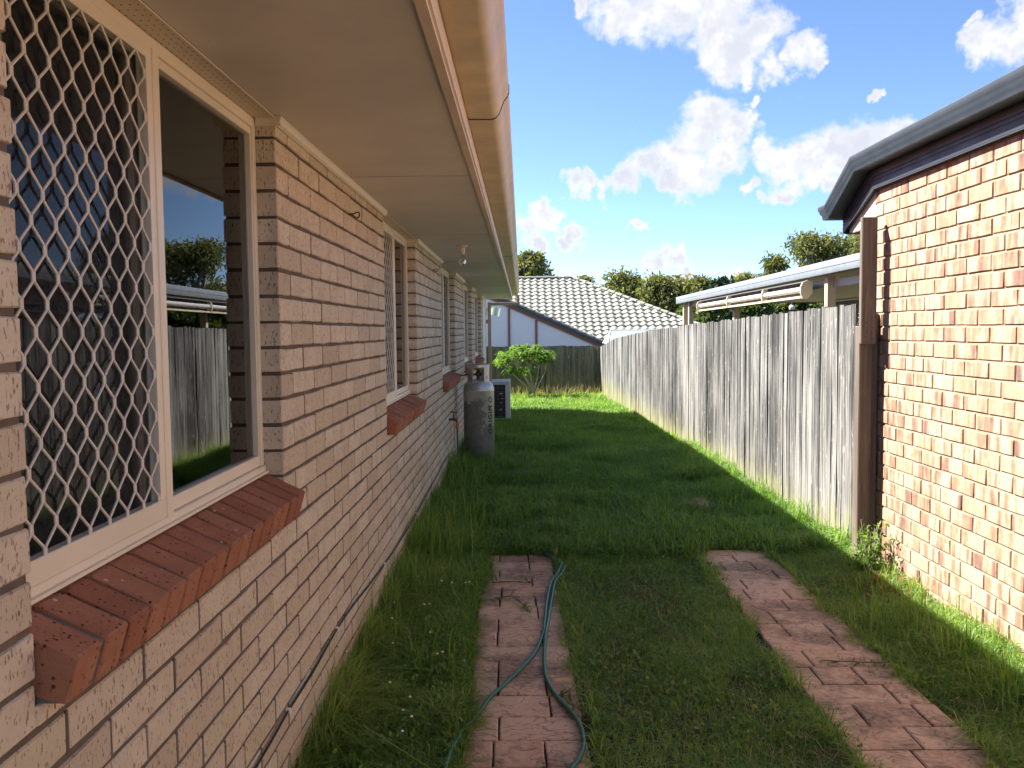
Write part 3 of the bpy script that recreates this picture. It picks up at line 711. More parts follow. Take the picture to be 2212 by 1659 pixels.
# ------------------------------------------------------------------ garden hose
hs = thing('garden_hose', (.95, 4.5, .03), 'green garden hose lying in two strands along the left paved strip', 'hose')
A = [(1.06, 5.75, .06), (1.02, 5.55, .045), (.976, 5.404, .034), (.936, 5.007, .033), (.913, 4.639, .033), (.896, 4.429, .033), (.841, 4.157, .033), (.728, 3.856, .033), (.652, 3.678, .034), (.608, 3.508, .036), (.566, 3.386, .042), (.535, 3.234, .05), (.515, 3.05, .05), (.52, 2.6, .05)]
B = [(1.08, 5.70, .05), (1.045, 5.55, .04), (1.0, 5.403, .034), (.962, 5.007, .033), (.935, 4.688, .033), (.913, 4.429, .042), (.900, 4.196, .033), (.897, 3.95, .033), (.912, 3.812, .033), (.946, 3.667, .033), (1.002, 3.504, .033), (1.027, 3.381, .034), (1.026, 3.242, .035), (1.002, 3.136, .034), (.966, 3.05, .033), (.90, 2.8, .033), (.85, 2.3, .033)]
MB().tube(smooth_pts(A), .0092, 10).build('hose_strand', MAT['hose'], hs, True)
MB().tube(smooth_pts(B), .0092, 10).build('hose_strand', MAT['hose'], hs, True)
h2 = MB().tube(smooth_pts([(.090, 9.43, .56), (.091, 9.43, .4), (.096, 9.42, .2), (.10, 9.40, .06), (.16, 9.2, .03), (.3, 8.4, .02), (.5, 7.4, .03), (.8, 6.6, .03), (1.06, 5.75, .045)]), .0092, 8).build('hose_strand', MAT['hose'], hs, True)

# ------------------------------------------------------------------ gas cylinder
cx, cy, gz0 = .275, 10.5, .0
cyl = thing('gas_cylinder', (cx, cy, gz0), 'tall grey gas cylinder with a painted dark reflection standing by the brick wall', 'gas cylinder')
rc = .186
prof = [(.150, .0), (.160, .0), (.160, .03), (.175, .04), (rc, .07), (rc, .90), (rc + .002, .905), (rc + .002, .918), (rc, .922), (.182, .952), (.168, .985), (.140, 1.012), (.10, 1.03), (.05, 1.04), (.02, 1.042)]
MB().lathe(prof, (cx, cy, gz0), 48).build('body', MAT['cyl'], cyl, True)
# collar: a ring with two wide openings
def arc_panel(a0, a1, z0, z1, r=.135, th=.004, n=10):
    b = MB(); ou = []; i_ = []
    for k in range(n + 1):
        a = R(a0 + (a1 - a0) * k / n); ou.append((cx + r * math.cos(a), cy + r * math.sin(a))); i_.append((cx + (r - th) * math.cos(a), cy + (r - th) * math.sin(a)))
    return b.prism(ou + i_[::-1], 'Z', z0, z1)
col_ = MB()
for a0, a1 in ((-75 - 40 + 0, -75 - 5), ):
    pass
for mid in (-140, -35, 60, 150): 
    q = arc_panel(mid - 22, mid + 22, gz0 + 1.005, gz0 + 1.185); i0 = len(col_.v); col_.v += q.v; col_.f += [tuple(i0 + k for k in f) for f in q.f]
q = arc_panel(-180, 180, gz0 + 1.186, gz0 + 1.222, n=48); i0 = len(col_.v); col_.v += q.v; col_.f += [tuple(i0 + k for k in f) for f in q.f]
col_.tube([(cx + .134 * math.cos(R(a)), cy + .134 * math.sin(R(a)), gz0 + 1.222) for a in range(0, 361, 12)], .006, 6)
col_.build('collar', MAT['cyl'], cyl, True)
v_ = MB().tube([(cx, cy, 1.03), (cx, cy, 1.075), (cx, cy, 1.08), (cx, cy, 1.13), (cx, cy, 1.15)], [.022, .022, .034, .034, .016], 10).tube([(cx, cy, 1.10), (cx - .12, cy - .02, 1.10), (cx - .19, cy - .04, 1.09), (cx - .27, cy - .1, 1.12)], [.014, .012, .008, .008], 8).tube([(cx, cy, 1.1), (cx + .05, cy - .02, 1.1)], .014, 8)
v_.build('valve', MAT['brass'], cyl, True)
MB().lathe([(.034, 0), (.04, .006), (.04, .02), (.02, .028)], (cx, cy, 1.15), 12).build('valve_handle', plain('yellow_plastic', (.35, .22, .02), .5), cyl, True)
def wrapped_text(txt, size, ang, zmid, r, m, parent, name, rot=True, bold=.0):
    cu = bpy.data.curves.new('txt', 'FONT'); cu.body = txt; cu.size = size; cu.align_x = 'CENTER'; cu.align_y = 'CENTER'; cu.extrude = 0; cu.offset = bold; cu.space_character = 1.25; cu.resolution_u = 3
    to = bpy.data.objects.new('txt', cu); COL.objects.link(to); dg = bpy.context.evaluated_depsgraph_get()
    me = bpy.data.meshes.new_from_object(to.evaluated_get(dg)); bpy.data.objects.remove(to)
    import bmesh
    bm = bmesh.new(); bm.from_mesh(me); bmesh.ops.subdivide_edges(bm, edges=bm.edges, cuts=1)
    for v in bm.verts:
        u, w_ = (-v.co.y, v.co.x) if rot else (v.co.x, v.co.y)
        a = ang + u / r; v.co = (cx + (r + .0015) * math.cos(a), cy + (r + .0015) * math.sin(a), zmid + w_)
    bm.to_mesh(me); bm.free(); me.materials.clear(); me.materials.append(m); me.name = name
    return link(bpy.data.objects.new(name, me), parent)
wrapped_text('ORIGIN', .085, R(-40), .56, rc, MAT['cylmark'], cyl, 'lettering', True, .003)
rg = MB(); n = 24
for k in range(n):
    a0, a1 = 2 * math.pi * k / n, 2 * math.pi * (k + 1) / n
    rg.face([(cx + (rc + .0015) * math.cos(R(-40) + rr * math.cos(a) / rc * .9), cy + (rc + .0015) * math.sin(R(-40) + rr * math.cos(a) / rc * .9), .80 + rr * math.sin(a) * 1.1) for rr, a in ((.034, a0), (.034, a1), (.021, a1), (.021, a0))])
rg.build('ring_mark', MAT['cylmark'], cyl)
wrapped_text('TF', .035, R(-38), 1.06, .136, MAT['purple'], cyl, 'print', False)
base = MB().box(.03, .52, 10.22, 10.78, -.12, -.002, .008).build('cylinder_base', MAT['conc']); tag(base, 'low concrete slab under the gas cylinder', 'slab')

# ------------------------------------------------------------------ air conditioner
ax0, ax1, ay0, ay1, az0, az1 = .22, .575, 16.0, 16.85, -.02, .69
ac = thing('air_conditioner', (.4, 16.4, -.1), 'white outdoor air conditioner unit with dark side coil behind the gas cylinder', 'air conditioner')
ca = MB().box(ax0, ax1, ay0 + .012, ay1, az0, az1 - .0301, .012).box(ax0 - .004, ax1 + .004, ay0 - .004, ay1 + .004, az1 - .03, az1, .01)
ca.box(ax1 - .085, ax1 + .003, ay0, ay0 + .011, az0 + .0, az1 - .031, .004).box(ax0, ax0 + .03, ay0, ay0 + .011, az0, az1 - .031, .004).box(ax0 + .031, ax1 - .086, ay0, ay0 + .011, az1 - .06, az1 - .031, .004).box(ax0 + .031, ax1 - .086, ay0, ay0 + .011, az0, az0 + .03, .004)
ca.build('case', MAT['acwhite'], ac)
MB().box(ax0 + .03, ax1 - .086, ay0 + .006, ay0 + .0115, az0 + .03, az1 - .06).build('coil', MAT['acdark'], ac)
for k in range(9): MB().tube([(ax0 + .03, ay0 + .002, az0 + .06 + k * .066), (ax1 - .086, ay0 + .002, az0 + .06 + k * .066)], .0045, 6).build('grille_bar', MAT['acbar'], ac)
for k in range(3): MB().tube([(ax0 + .07 + k * .07, ay0 + .001, az0 + .03), (ax0 + .07 + k * .07, ay0 + .001, az1 - .06)], .003, 5).build('grille_bar', MAT['acbar'], ac)
for (xx, zz, w_, h_) in ((.41, .47, .07, .028), (.43, .375, .055, .03), (.41, .30, .08, .022), (.40, .17, .06, .04)):
    MB().face([(xx - w_ / 2, ay0 + .005, zz), (xx + w_ * .2, ay0 + .005, zz + h_ * .5), (xx + w_ / 2, ay0 + .005, zz + h_ * .2), (xx + w_ * .3, ay0 + .005, zz - h_ * .5), (xx - w_ * .3, ay0 + .005, zz - h_ * .4)]).build('bent_fins', MAT['foil'], ac)
for yy in (ay0 + .1, ay1 - .2): MB().box(ax0 - .02, ax1 + .02, yy, yy + .08, -.17, az0 - .001, .006).build('foot', MAT['conc'], ac)

# ------------------------------------------------------------------ stamped paving strips
def paving(name, x0, x1, skew, rows, label, jl, seed):
    r = random.Random(seed); n = len(rows); sh = lambda y: -skew * (y - 4.6)
    rb = MB().box(x0 + .004, x1 - .004, rows[-1], rows[0] - .002, -.12, .004); rb.v = [(x + sh(y), y, z) for x, y, z in rb.v]; root = rb.build(name, MAT['joint']); tag(root, label, kind='structure')
    for i in range(n - 1):
        ya, yb = rows[i + 1], rows[i]; cuts = [x0] + [x0 + (x1 - x0) * f + r.uniform(-.008, .008) for f in jl[i % len(jl)]] + [x1]
        for k in range(len(cuts) - 1):
            a, b = cuts[k] + .004, cuts[k + 1] - .004; c, d = ya + .0035, yb - .0035; h = .022 + r.uniform(-.002, .002)
            if k == 0: a += r.uniform(-.006, .006)
            if k == len(cuts) - 2: b += r.uniform(-.006, .006)
            rad = .05 if (i == 0) else 0
            jj = lambda: r.uniform(-.002, .002)
            ring = [(a + jj(), c + jj()), ((a + b) / 2, c + jj()), (b + jj(), c + jj()), (b + jj(), (c + d) / 2), (b + jj(), d + jj()), ((a + b) / 2, d + jj()), (a + jj(), d + jj()), (a + jj(), (c + d) / 2)]
            if i == 0 and k == 0: ring[6:7] = [(a + .04, d), (a + .008, d - .03)]
            if i == 0 and k == len(cuts) - 2: ring[4:5] = [(b - .008, d - .03), (b - .04, d)]
            mb = MB(); mx_, my_ = (a + b) / 2, (c + d) / 2; m_ = len(ring)
            mb.v = [(x, y, .0) for x, y in ring] + [(x, y, h - .004) for x, y in ring] + [(mx_ + (x - mx_) * (1 - .006 / max(.03, abs(x - mx_)) if abs(x - mx_) > .01 else 1), my_ + (y - my_) * (1 - .006 / max(.03, abs(y - my_)) if abs(y - my_) > .01 else 1), h + r.uniform(-.001, .001)) for x, y in ring]
            mb.f = [(q, (q + 1) % m_, m_ + (q + 1) % m_, m_ + q) for q in range(m_)] + [(m_ + q, m_ + (q + 1) % m_, 2 * m_ + (q + 1) % m_, 2 * m_ + q) for q in range(m_)] + [tuple(range(2 * m_, 3 * m_))]
            mb.v = [(x + sh(y), y, z) for x, y, z in mb.v]; mb.build('paving_stone', MAT['paving'], root)
rowsL = [6.12, 5.94, 5.74, 5.55, 5.35, 5.15, 4.96, 4.745, 4.55, 4.33, 4.13, 3.92, 3.725, 3.515, 3.31, 3.1, 2.9, 2.7, 2.5, 2.3, 2.1, 1.9, 1.7]
rowsR = [6.22, 6.07, 5.90, 5.69, 5.48, 5.27, 5.06, 4.855, 4.645, 4.445, 4.24, 4.03, 3.83, 3.62, 3.41, 3.22, 3.0, 2.8, 2.6, 2.4, 2.2, 2.0, 1.8]
paving('paving_strip', .540, 1.02, .017, rowsL, 'left strip of pink stamped concrete paving with a hose on it', [(.25, .66), (.66,), (.25,), (.68,), (.27,), (.25, .72), (.70,), (.26,), (.26, .73), (), (.28,), (.27, .72), (.74,), (.3,)], 3)
paving('paving_strip', 2.04, 2.545, 0, rowsR, 'right strip of pink stamped concrete paving near the orange brick wall', [(.55,), (.45,), (.22, .62), (.78,), (.28,), (.22, .68), (.55,), (.27,), (.3, .75), (.7,), (.25,), (.22, .6), (.72,), (.3, .8)], 8)

# ------------------------------------------------------------------ fences
def paling_mesh(h, m, seed, w=.1):
    r = random.Random(seed); b = MB(); th = .016; n = 5
    for k in range(n):
        z = h * k / (n - 1); dx = r.uniform(-.003, .003); dy = r.uniform(-.002, .002)
        b.v += [(dx - th / 2, dy - w / 2 + r.uniform(-.0015, .0015), z), (dx - th / 2 - r.uniform(0, .002), dy, z), (dx - th / 2, dy + w / 2 + r.uniform(-.0015, .0015), z), (dx + th / 2, dy + w / 2, z), (dx + th / 2, dy - w / 2, z)]
    for k in range(n - 1): b.f += [(k * 5 + q, k * 5 + (q + 1) % 5, (k + 1) * 5 + (q + 1) % 5, (k + 1) * 5 + q) for q in range(5)]
    b.f += [(0, 1, 2, 3, 4), (20, 24, 23, 22, 21)]
    me = bpy.data.meshes.new('paling'); me.from_pydata(b.v, [], b.f); me.update(); me.materials.append(m); return me
fr = thing('paling_fence', (3.13, 15, 0), 'long sunlit grey paling fence running down the right side of the yard', 'fence')
pm = [paling_mesh(1.0, MAT['paling'], 40 + i) for i in range(10)]
ftop = lambda y: float(np.interp(y, [6, 11.7, 16, 21.5, 25.7], [1.787, 1.688, 1.595, 1.42, 1.12]))
fbot = lambda y: float(np.interp(y, [6, 11.7, 15, 20, 25.7], [-.02, -.11, -.15, -.27, -.48]))
r = random.Random(4); y = 6.03; k = 0
while y < 25.64:
    w_ = r.choice([.075, .085, .09, .1, .1]); front = True
    yc = y + w_ / 2; step = w_ + r.uniform(.0, .0025)
    x = 3.118 if front else 3.1345
    o = place('paling', pm[k % 10], fr, (x + r.uniform(-.006, .006), yc, fbot(yc)), (1, (w_ * (1.0 if front else 1.45)) / .1, ftop(yc) - fbot(yc) + r.uniform(-.012, .008)), (r.uniform(-.006, .006), r.uniform(-.004, .004), r.uniform(-.025, .025)))
    y += step; k += 1
for z in (.35, 1.35):
    rl = MB(); yy = np.arange(6.05, 25.7, 2.4)
    for a, b_ in zip(yy[:-1], yy[1:]): rl.box(3.153, 3.19, a, b_ - .003, ftop(a) - 1.787 + z - .04, ftop(a) - 1.787 + z + .03)
    rl.build('rail', MAT['post'], fr)
# gate-like end post and its extension
pst = thing('fence_post', (3.03, 5.75, 0), 'square timber end post between the paling fence and the orange brick wall', 'post')
MB().box(2.988, 3.072, 5.645, 5.735, -.3, 1.63, .005).build('post', MAT['post'], pst)
MB().box(3.076, 3.116, 5.66, 5.75, -.3, 1.712, .004).build('packing_batten', MAT['post'], pst)
ext = MB().box(2.978, 3.076, 5.598, 5.642, 1.512, 2.322, .005).build('extension', MAT['post'], pst)
for (yy, zz) in ((3.0, 2.03), (3.05, 2.0), (3.01, 1.86), (3.055, 1.83), (3.005, 1.74), (3.05, 1.70), (3.0, 1.63), (3.05, 1.60)):
    MB().lathe([(.0045, 0), (.004, .001)], (0, 0, 0), 6)
for k, (dx, zz) in enumerate(((.03, 1.595), (.07, 1.585), (.028, 1.56), (.075, 1.55), (.031, 1.528), (.07, 1.62), (.031, 1.65), (.066, 1.68))):
    MB().tube([(2.978 + dx, 5.5972, zz), (2.978 + dx, 5.61, zz)], .0042, 6).build('nail', MAT['rust'], ext)
fb = thing('paling_fence', (1, 25.75, -.4), 'dark shaded paling fence across the far end of the yard', 'fence')
pmb = [paling_mesh(1.0, MAT['palingB'], 80 + i) for i in range(6)]
x = -4.0; k = 0
while x < 3.1:
    w_ = r.choice([.09, .1, .1, .11]); o = place('paling', pmb[k % 6], fb, (x + w_ / 2, 25.74 + (.017 if k % 2 else 0), -.5), (1, w_ * 1.08 / .1, 1.66 + r.uniform(-.02, .02)), (0, r.uniform(-.006, .006), math.pi / 2 + r.uniform(-.03, .03))); x += w_ * .93; k += 1
for xx in (1.35, 1.52, 3.02): MB().box(xx, xx + .09, 25.66, 25.725, -.5, 1.13).build('batten', MAT['palingB'], fb)

# ------------------------------------------------------------------ the brick house on the right
HR = thing('brick_house', (4.5, 4, 0), 'sunlit mottled orange brick house with slate grey gutter at the right edge', 'house')
wr = MB().box(3.1275, 3.3, -1.5, 5.745, -.3, 2.60)
wallR = wr.build('wall', MAT['mortarR'], HR)
RB = 1.622; RCH = .0889; RP = .2345
def z_right(c): z1 = RB + 11 * RCH - c * RCH; return (z1 - RCH, z1)
brickwork(lay(-1.5, 5.389, RP, z_right, 31, lambda z: [(-1.5, 5.757)]), 3.12, -1, RP, RCH, .0125, .010, .10, MAT['brickR'], wallR, 300)
MB().box(3.131, 8, 5.60, 5.744, -.3, 2.28).build('rear_wall', MAT['mortarR'], HR)
# eave: fascia and gutter run level, then rake down past the corner
def sweep(prof, path, name, m, parent, smooth=True):
    """prof: outline (outward distance, height); path: (x, y, z, (nx, ny)) stations"""
    b = MB(); n = len(prof)
    for (x, y, z, (nx_, ny_)) in path: b.v += [(x + nx_ * p[0], y + ny_ * p[0], z + p[1]) for p in prof]
    for s in range(len(path) - 1): b.f += [(s * n + q, s * n + (q + 1) % n, (s + 1) * n + (q + 1) % n, (s + 1) * n + q) for q in range(n)]
    b.f += [tuple(range(n))[::-1], tuple((len(path) - 1) * n + q for q in range(n))]
    return b.build(name, m, parent, smooth)
gpr = [(0, .10), (0, .005), (.008, 0), (.098, 0), (.102, .006), (.106, .03), (.118, .045), (.120, .06), (.128, .070), (.130, .095), (.126, .1), (.118, .1), (.116, .074), (.108, .062), (.105, .05), (.094, .036), (.090, .012), (.012, .012), (.008, .10)]
g0 = 3.094
gR = sweep(gpr, [(g0, -1.8, 2.640, (-1, 0)), (g0, 5.80, 2.640, (-1, 0)), (g0, 6.27, 2.395, (-1, 0))], 'gutter', MAT['slate'], HR)
gE = sweep(gpr, [(g0, 6.27, 2.395, (-1, .0)), (g0 - .002, 6.271, 2.3945, (-1, 1.0)), (g0 + .6, 6.273, 2.395, (0, 1))], 'gutter', MAT['slate'], HR)
fpr = [(0, .0), (.012, .0), (.012, .004), (.020, .004), (.020, .045), (.017, .048), (.017, .053), (.020, .056), (.020, .068), (.017, .071), (.017, .076), (.020, .079), (.020, .20), (0, .20)]
fsc = sweep(fpr, [(3.1125, -1.8, 2.516, (-1, 0)), (3.1125, 5.715, 2.516, (-1, 0)), (3.1125, 6.255, 2.286, (-1, 0))], 'fascia', MAT['slate2'], HR, False)
sweep([(0, 0), (.008, 0), (.008, .003), (0, .003)], [(3.0965, -1.8, 2.5128, (-1, 0)), (3.0965, 5.715, 2.5128, (-1, 0)), (3.0965, 6.255, 2.2828, (-1, 0))], 'drip_edge', MAT['slate'], HR, False)
MB().box(3.114, 3.60, 6.257, 6.27, 2.286, 2.43).build('end_fascia', MAT['slate2'], HR)
MB().prism([(5.7605, 2.50), (5.7605, 2.288), (6.20, 2.288), (6.20, 2.315)], 'X', 3.122, 3.134).build('gable_infill', MAT['cream'], HR)
MB().box(3.122, 3.6, 5.76, 6.25, 2.280, 2.286).build('rear_soffit', MAT['timber'], HR)
MB().prism([(5.758, 2.66), (5.715, 2.68), (5.715, 2.55), (6.25, 2.32), (6.25, 2.40)], 'X', 3.136, 3.16).build('rafter_end', MAT['slate2'], HR)
# red tiled roof (behind the gutter), wavy
def wavy_roof(o, u, v, nu, nv, cu, cv, amp, name, m, parent, lim=None):
    """o origin, u along the eave, v up the slope"""
    o, u, v = np.array(o, float), np.array(u, float), np.array(v, float); nn = np.cross(u, v); nn /= np.linalg.norm(nn)
    if nn[2] < 0: nn = -nn
    V = []; Q = []; A = np.linspace(0, 1, nu * cu + 1)
    for j in range(nv):
        for (s, hgt) in ((j / nv, .028), ((j + 1.0) / nv, .0)):
            P_ = o + A[:, None] * u + s * v; wave = amp * np.abs(np.sin(A * nu * math.pi)) + hgt
            V.append(P_ + wave[:, None] * nn)
    n = len(A); V = np.concatenate(V)
    for j in range(nv):
        for (ra, rb) in ((2 * j, 2 * j + 1),) + (((2 * j + 1, 2 * j + 2),) if j < nv - 1 else ()):
            k = np.arange(n - 1); Q.append(np.stack([ra * n + k, ra * n + k + 1, rb * n + k + 1, rb * n + k], 1))
    return meshobj(name, fastmesh(name, V, np.concatenate(Q)), m, parent)
wavy_roof((3.05, -1.8, 2.705), (0, 7.45, 0), (5.0, 0, 1.55), 25, 16, 4, 1, .02, 'roof', MAT['tileR'], HR)
sweep([(-.11, 0), (-.08, .05), (0, .075), (.08, .05), (.11, 0)], [(3.16, 5.66, 2.72, (0, 1)), (3.6, 5.66, 2.87, (0, 1)), (8.0, 5.66, 4.24, (0, 1))], 'verge_tiles', MAT['tileR'], HR)
MB().face([(3.17, 5.66, 2.70), (8.0, 5.66, 4.2), (8.0, 5.66, 2.3), (3.17, 5.66, 2.3)]).build('gable_end', MAT['slate2'], HR)

# a further red-roofed house beyond the patio (seen in the window glass)
HF = thing('house', (14, 21, -.4), 'brick house with red tiled roof beyond the patio, mirrored in the near window', 'house')
MB().box(11.8, 18, 16, 25, -.5, 2.3).build('wall', MAT['brickR'], HF)
wavy_roof((11.2, 15.6, 2.35), (0, 9.8, 0), (4.6, 0, 1.95), 32, 14, 4, 1, .025, 'roof', MAT['tileR'], HF)
MB().box(11.08, 11.2, 15.6, 25.4, 2.22, 2.36).build('gutter', MAT['slate'], HF)

# ------------------------------------------------------------------ patio behind the fence
PT = thing('patio_cover', (5.8, 14.5, -.2), 'grey edged flat patio cover on cream posts behind the paling fence', 'patio cover')
pg = [(0, .15), (0, 0), (.09, 0), (.095, .01), (.095, .072), (.100, .076), (.100, .140), (.096, .148), (.088, .148), (.086, .02), (.01, .012), (.008, .15)]
zt_ = lambda y: 2.245 - (y - 9) * .0047
sweep(pg, [(4.40, 7.2, zt_(7.2), (-1, 0)), (4.40, 13.2, zt_(13.2), (-1, 0))], 'gutter', MAT['patiogrey'], PT)
sweep(pg, [(4.40, 13.206, zt_(13.206), (-1, 0)), (4.40, 19.75, zt_(19.75), (-1, 0))], 'gutter', MAT['patiogrey'], PT)
MB().box(4.31, 8.4, 19.757, 19.80, 2.19, 2.33).build('end_fascia', MAT['patiogrey'], PT)
rf = MB(); 
nrib = 62; ys_ = np.linspace(7.2, 19.75, nrib * 2 + 1)
pr = [(float(y_), float(zt_(y_)) + .012 + (.010 if i % 2 else 0)) for i, y_ in enumerate(ys_)]
rf.prism(pr + [(19.75, zt_(19.75) + .12), (7.2, zt_(7.2) + .12)], 'X', 4.405, 8.4); rf.build('roof_panel', MAT['panelunder'], PT)
MB().box(4.47, 4.55, 7.3, 19.7, 2.10, 2.185).build('beam', MAT['panelunder'], PT)
MB().box(7.6, 7.7, 7.3, 19.7, 2.08, 2.185).build('beam', MAT['slate2'], PT)
for yy in (10.29, 14.78, 18.75, 19.35): MB().box(4.40, 4.50, yy, yy + .1, -.4, 2.22, .004).build('post', MAT['patiocream'], PT)
for yy in (11.2, 19.3): MB().box(7.6, 7.7, yy, yy + .1, -.4, 2.08, .004).build('post', MAT['slate2'], PT)
AW = thing('awning', (4.27, 13.6, 2.0), 'rolled up awning with pale tube and cream end plates under the patio gutter', 'awning')
awz = lambda y: 2.095 - (y - 10.6) * .004
def tube_y(x, dz, r, ya, yb, m, nm, sm=True): MB().tube([(x, ya, awz(ya) + dz), (x, yb, awz(yb) + dz)], r, 16).build(nm, m, AW, sm)
tube_y(4.28, .0, .036, 10.72, 17.0, MAT['awn'], 'roller')
hd = MB(); pr = [(4.36, .0), (4.36, .09), (4.30, .105), (4.25, .09), (4.25, .082), (4.30, .095), (4.35, .082), (4.35, .0)]
hd.v = [(x, 10.72, awz(10.72) + z) for x, z in pr] + [(x, 17.0, awz(17.) + z) for x, z in pr]; n = len(pr); hd.f = [(q, (q + 1) % n, n + (q + 1) % n, n + q) for q in range(n)] + [tuple(range(n))[::-1], tuple(range(n, 2 * n))]
hd.build('hood', MAT['awndark'], AW)
bt = MB(); pr = [(4.25, -.105), (4.29, -.105), (4.29, -.078), (4.25, -.078)]; bt.v = [(x, 10.72, awz(10.72) + z) for x, z in pr] + [(x, 17.0, awz(17.) + z) for x, z in pr]; n = 4
bt.f = [(q, (q + 1) % n, n + (q + 1) % n, n + q) for q in range(n)] + [(3, 2, 1, 0), (4, 5, 6, 7)]; bt.build('bottom_rail', MAT['patiocream'], AW)
bk = MB(); pr = [(4.30, -.1), (4.33, -.1), (4.36, .0), (4.33, 0)]; bk.v = [(x, 10.72, awz(10.72) + z) for x, z in pr] + [(x, 17.0, awz(17.) + z) for x, z in pr]; bk.f = [(q, (q + 1) % n, n + (q + 1) % n, n + q) for q in range(n)] + [(3, 2, 1, 0), (4, 5, 6, 7)]; bk.build('cloth', MAT['awndark'], AW)
endp = [(4.36, .10), (4.30, .11), (4.24, .085), (4.215, .03), (4.215, -.05), (4.24, -.115), (4.30, -.12), (4.36, -.05)]
for yy in (10.69, 17.0): MB().prism([(x, awz(yy) + z) for x, z in endp], 'Y', yy, yy + .03).build('end_plate', MAT['patiocream'], AW)
for yy in (12.46, 14.6):
    MB().prism([(x * .6 + 4.25 * .4, awz(yy) + z * .9) for x, z in endp], 'Y', yy, yy + .04).build('bracket', MAT['patiocream'], AW)
gl_ = thing('spotlight', (3.5, 8.73, 1.0), 'small dark spotlight with pale lens peeping over the paling fence', 'spotlight')
MB().tube([(3.5, 8.73, .2), (3.5, 8.73, 1.86)], .012, 8).tube([(3.5, 8.72, 1.84), (3.49, 8.69, 1.885)], .02, 8).build('stem', MAT['black'], gl_, True)
MB().lathe([(.01, .0), (.028, .006), (.032, .03), (.018, .05)], (3.49, 8.68, 1.80), 12).build('lens', MAT['whitep'], gl_, True)

# ------------------------------------------------------------------ house beyond the back fence
HB = thing('house', (3, 36, -.5), 'house with pale wavy tile roof and white gable beyond the back fence', 'house')
YR, ZR, YE, ZE = 38., 3.885, 32.75, 1.10
slope = (ZR - ZE) / (YR - YE); XA, XH, XE = -8., 3.05, 9.2
nrow = 17; gx = .30
def tile_mesh(m):
    n = 8; L = (math.hypot(YR - YE, ZR - ZE) / nrow) * 1.08; V = []; F = []
    for (s, lift) in ((0, .045), (1, .0)):
        for k in range(n + 1):
            u = k / n; h = .040 * math.sin(u * math.pi * 1.0) ** 2 * (1 if u < .62 else .85) + .016 * math.sin(u * 2 * math.pi)
            V.append((u * gx - gx / 2, s * L, h + lift))
    for k in range(n + 1): u = k / n; V.append((u * gx - gx / 2, 0, .0))
    for k in range(n): F += [(k, k + 1, n + 1 + k + 1, n + 1 + k), (2 * (n + 1) + k, 2 * (n + 1) + k + 1, k + 1, k)]
    me = bpy.data.meshes.new('tile'); me.from_pydata([tuple(v) for v in V], [], F); me.update(); me.materials.append(m); return me, np.array(V), np.array(F)
tm, tV, tF = tile_mesh(MAT['tileB']); an = math.atan(slope)
roofB = MB().face([(XA, YR, ZR - .03), (XH, YR, ZR - .03), (XE - .05, YE, ZE - .03), (XA, YE, ZE - .03)]).face([(XA, YR, ZR - .03), (XH, YR, ZR - .03), (XE, 43.2, ZE - .03), (XA, 43.2, ZE - .03)]).face([(XH, YR, ZR - .03), (XE, YE, ZE - .03), (XE, 43.2, ZE - .03)]).build('roof', MAT['tileB'], HB)
cells = []
for j in range(nrow):
    f = j / nrow; yy = YE + (YR - YE) * f; zz = ZE + (ZR - ZE) * f; xr = XE + (XH - XE) * (f + .5 / nrow); x = XA + .15 + (.0 if j % 2 else 0)
    while x < xr: 
        q = proj((x, yy, zz)); vis = 1105 < q[0] < 1500 and q[1] < 752 - 0 and not (q[0] < 1310 and q[1] > 657 + (q[0] - 1107) * .437 + 4)
        cells.append((0 if vis else 1, abs(q[0] - 1235), x, yy, zz)); x += gx
cells.sort(key=lambda c: (c[0], c[1])); rest = []
for i, (v, d, x, yy, zz) in enumerate(cells):
    if i < 300: place('tile', tm, roofB, (x, yy, zz + random.uniform(-.004, .004)), (1, 1, 1), (an, 0, random.uniform(-.01, .01)))
    else: rest.append((x, yy, zz))
ca_, sa_ = math.cos(an), math.sin(an); tR = np.stack([tV[:, 0], tV[:, 1] * ca_ - tV[:, 2] * sa_, tV[:, 1] * sa_ + tV[:, 2] * ca_], 1)
VV = (tR[None] + np.array(rest)[:, None]).reshape(-1, 3); FF = (tF[None] + (np.arange(len(rest)) * len(tV))[:, None, None]).reshape(-1, 4)
tag(meshobj('tilework', fastmesh('tilework', VV, FF), MAT['tileB'], roofB), kind='stuff')
def cap_run(p, q, n, name, m, parent, r=.12):
    p, q = Vector(p), Vector(q); d = (q - p) / n; sd = d.cross(Vector((0, 0, 1))).normalized(); upv = sd.cross(d).normalized()
    for k in range(n):
        b = MB(); a0 = p + d * k; a1 = p + d * (k + 1.06); nn = 6
        for c, rr, lift in ((a0, r * 1.08, .015), (a1, r * .96, 0)):
            b.v += [tuple(c + sd * rr * math.cos(math.pi * t_ / nn) + upv * (rr * .62 * math.sin(math.pi * t_ / nn) + lift)) for t_ in range(nn + 1)]
        b.f = [(t_, t_ + 1, nn + 1 + t_ + 1, nn + 1 + t_) for t_ in range(nn)] + [tuple(range(nn + 1))]
        b.build(name, m, parent)
cap_run((XA, YR, ZR), (XH, YR, ZR + .02), 28, 'ridge_tile', MAT['tileB'], roofB)
cap_run((XE, YE, ZE + .02), (XH, YR, ZR + .02), 22, 'hip_tile', MAT['tileB'], roofB)
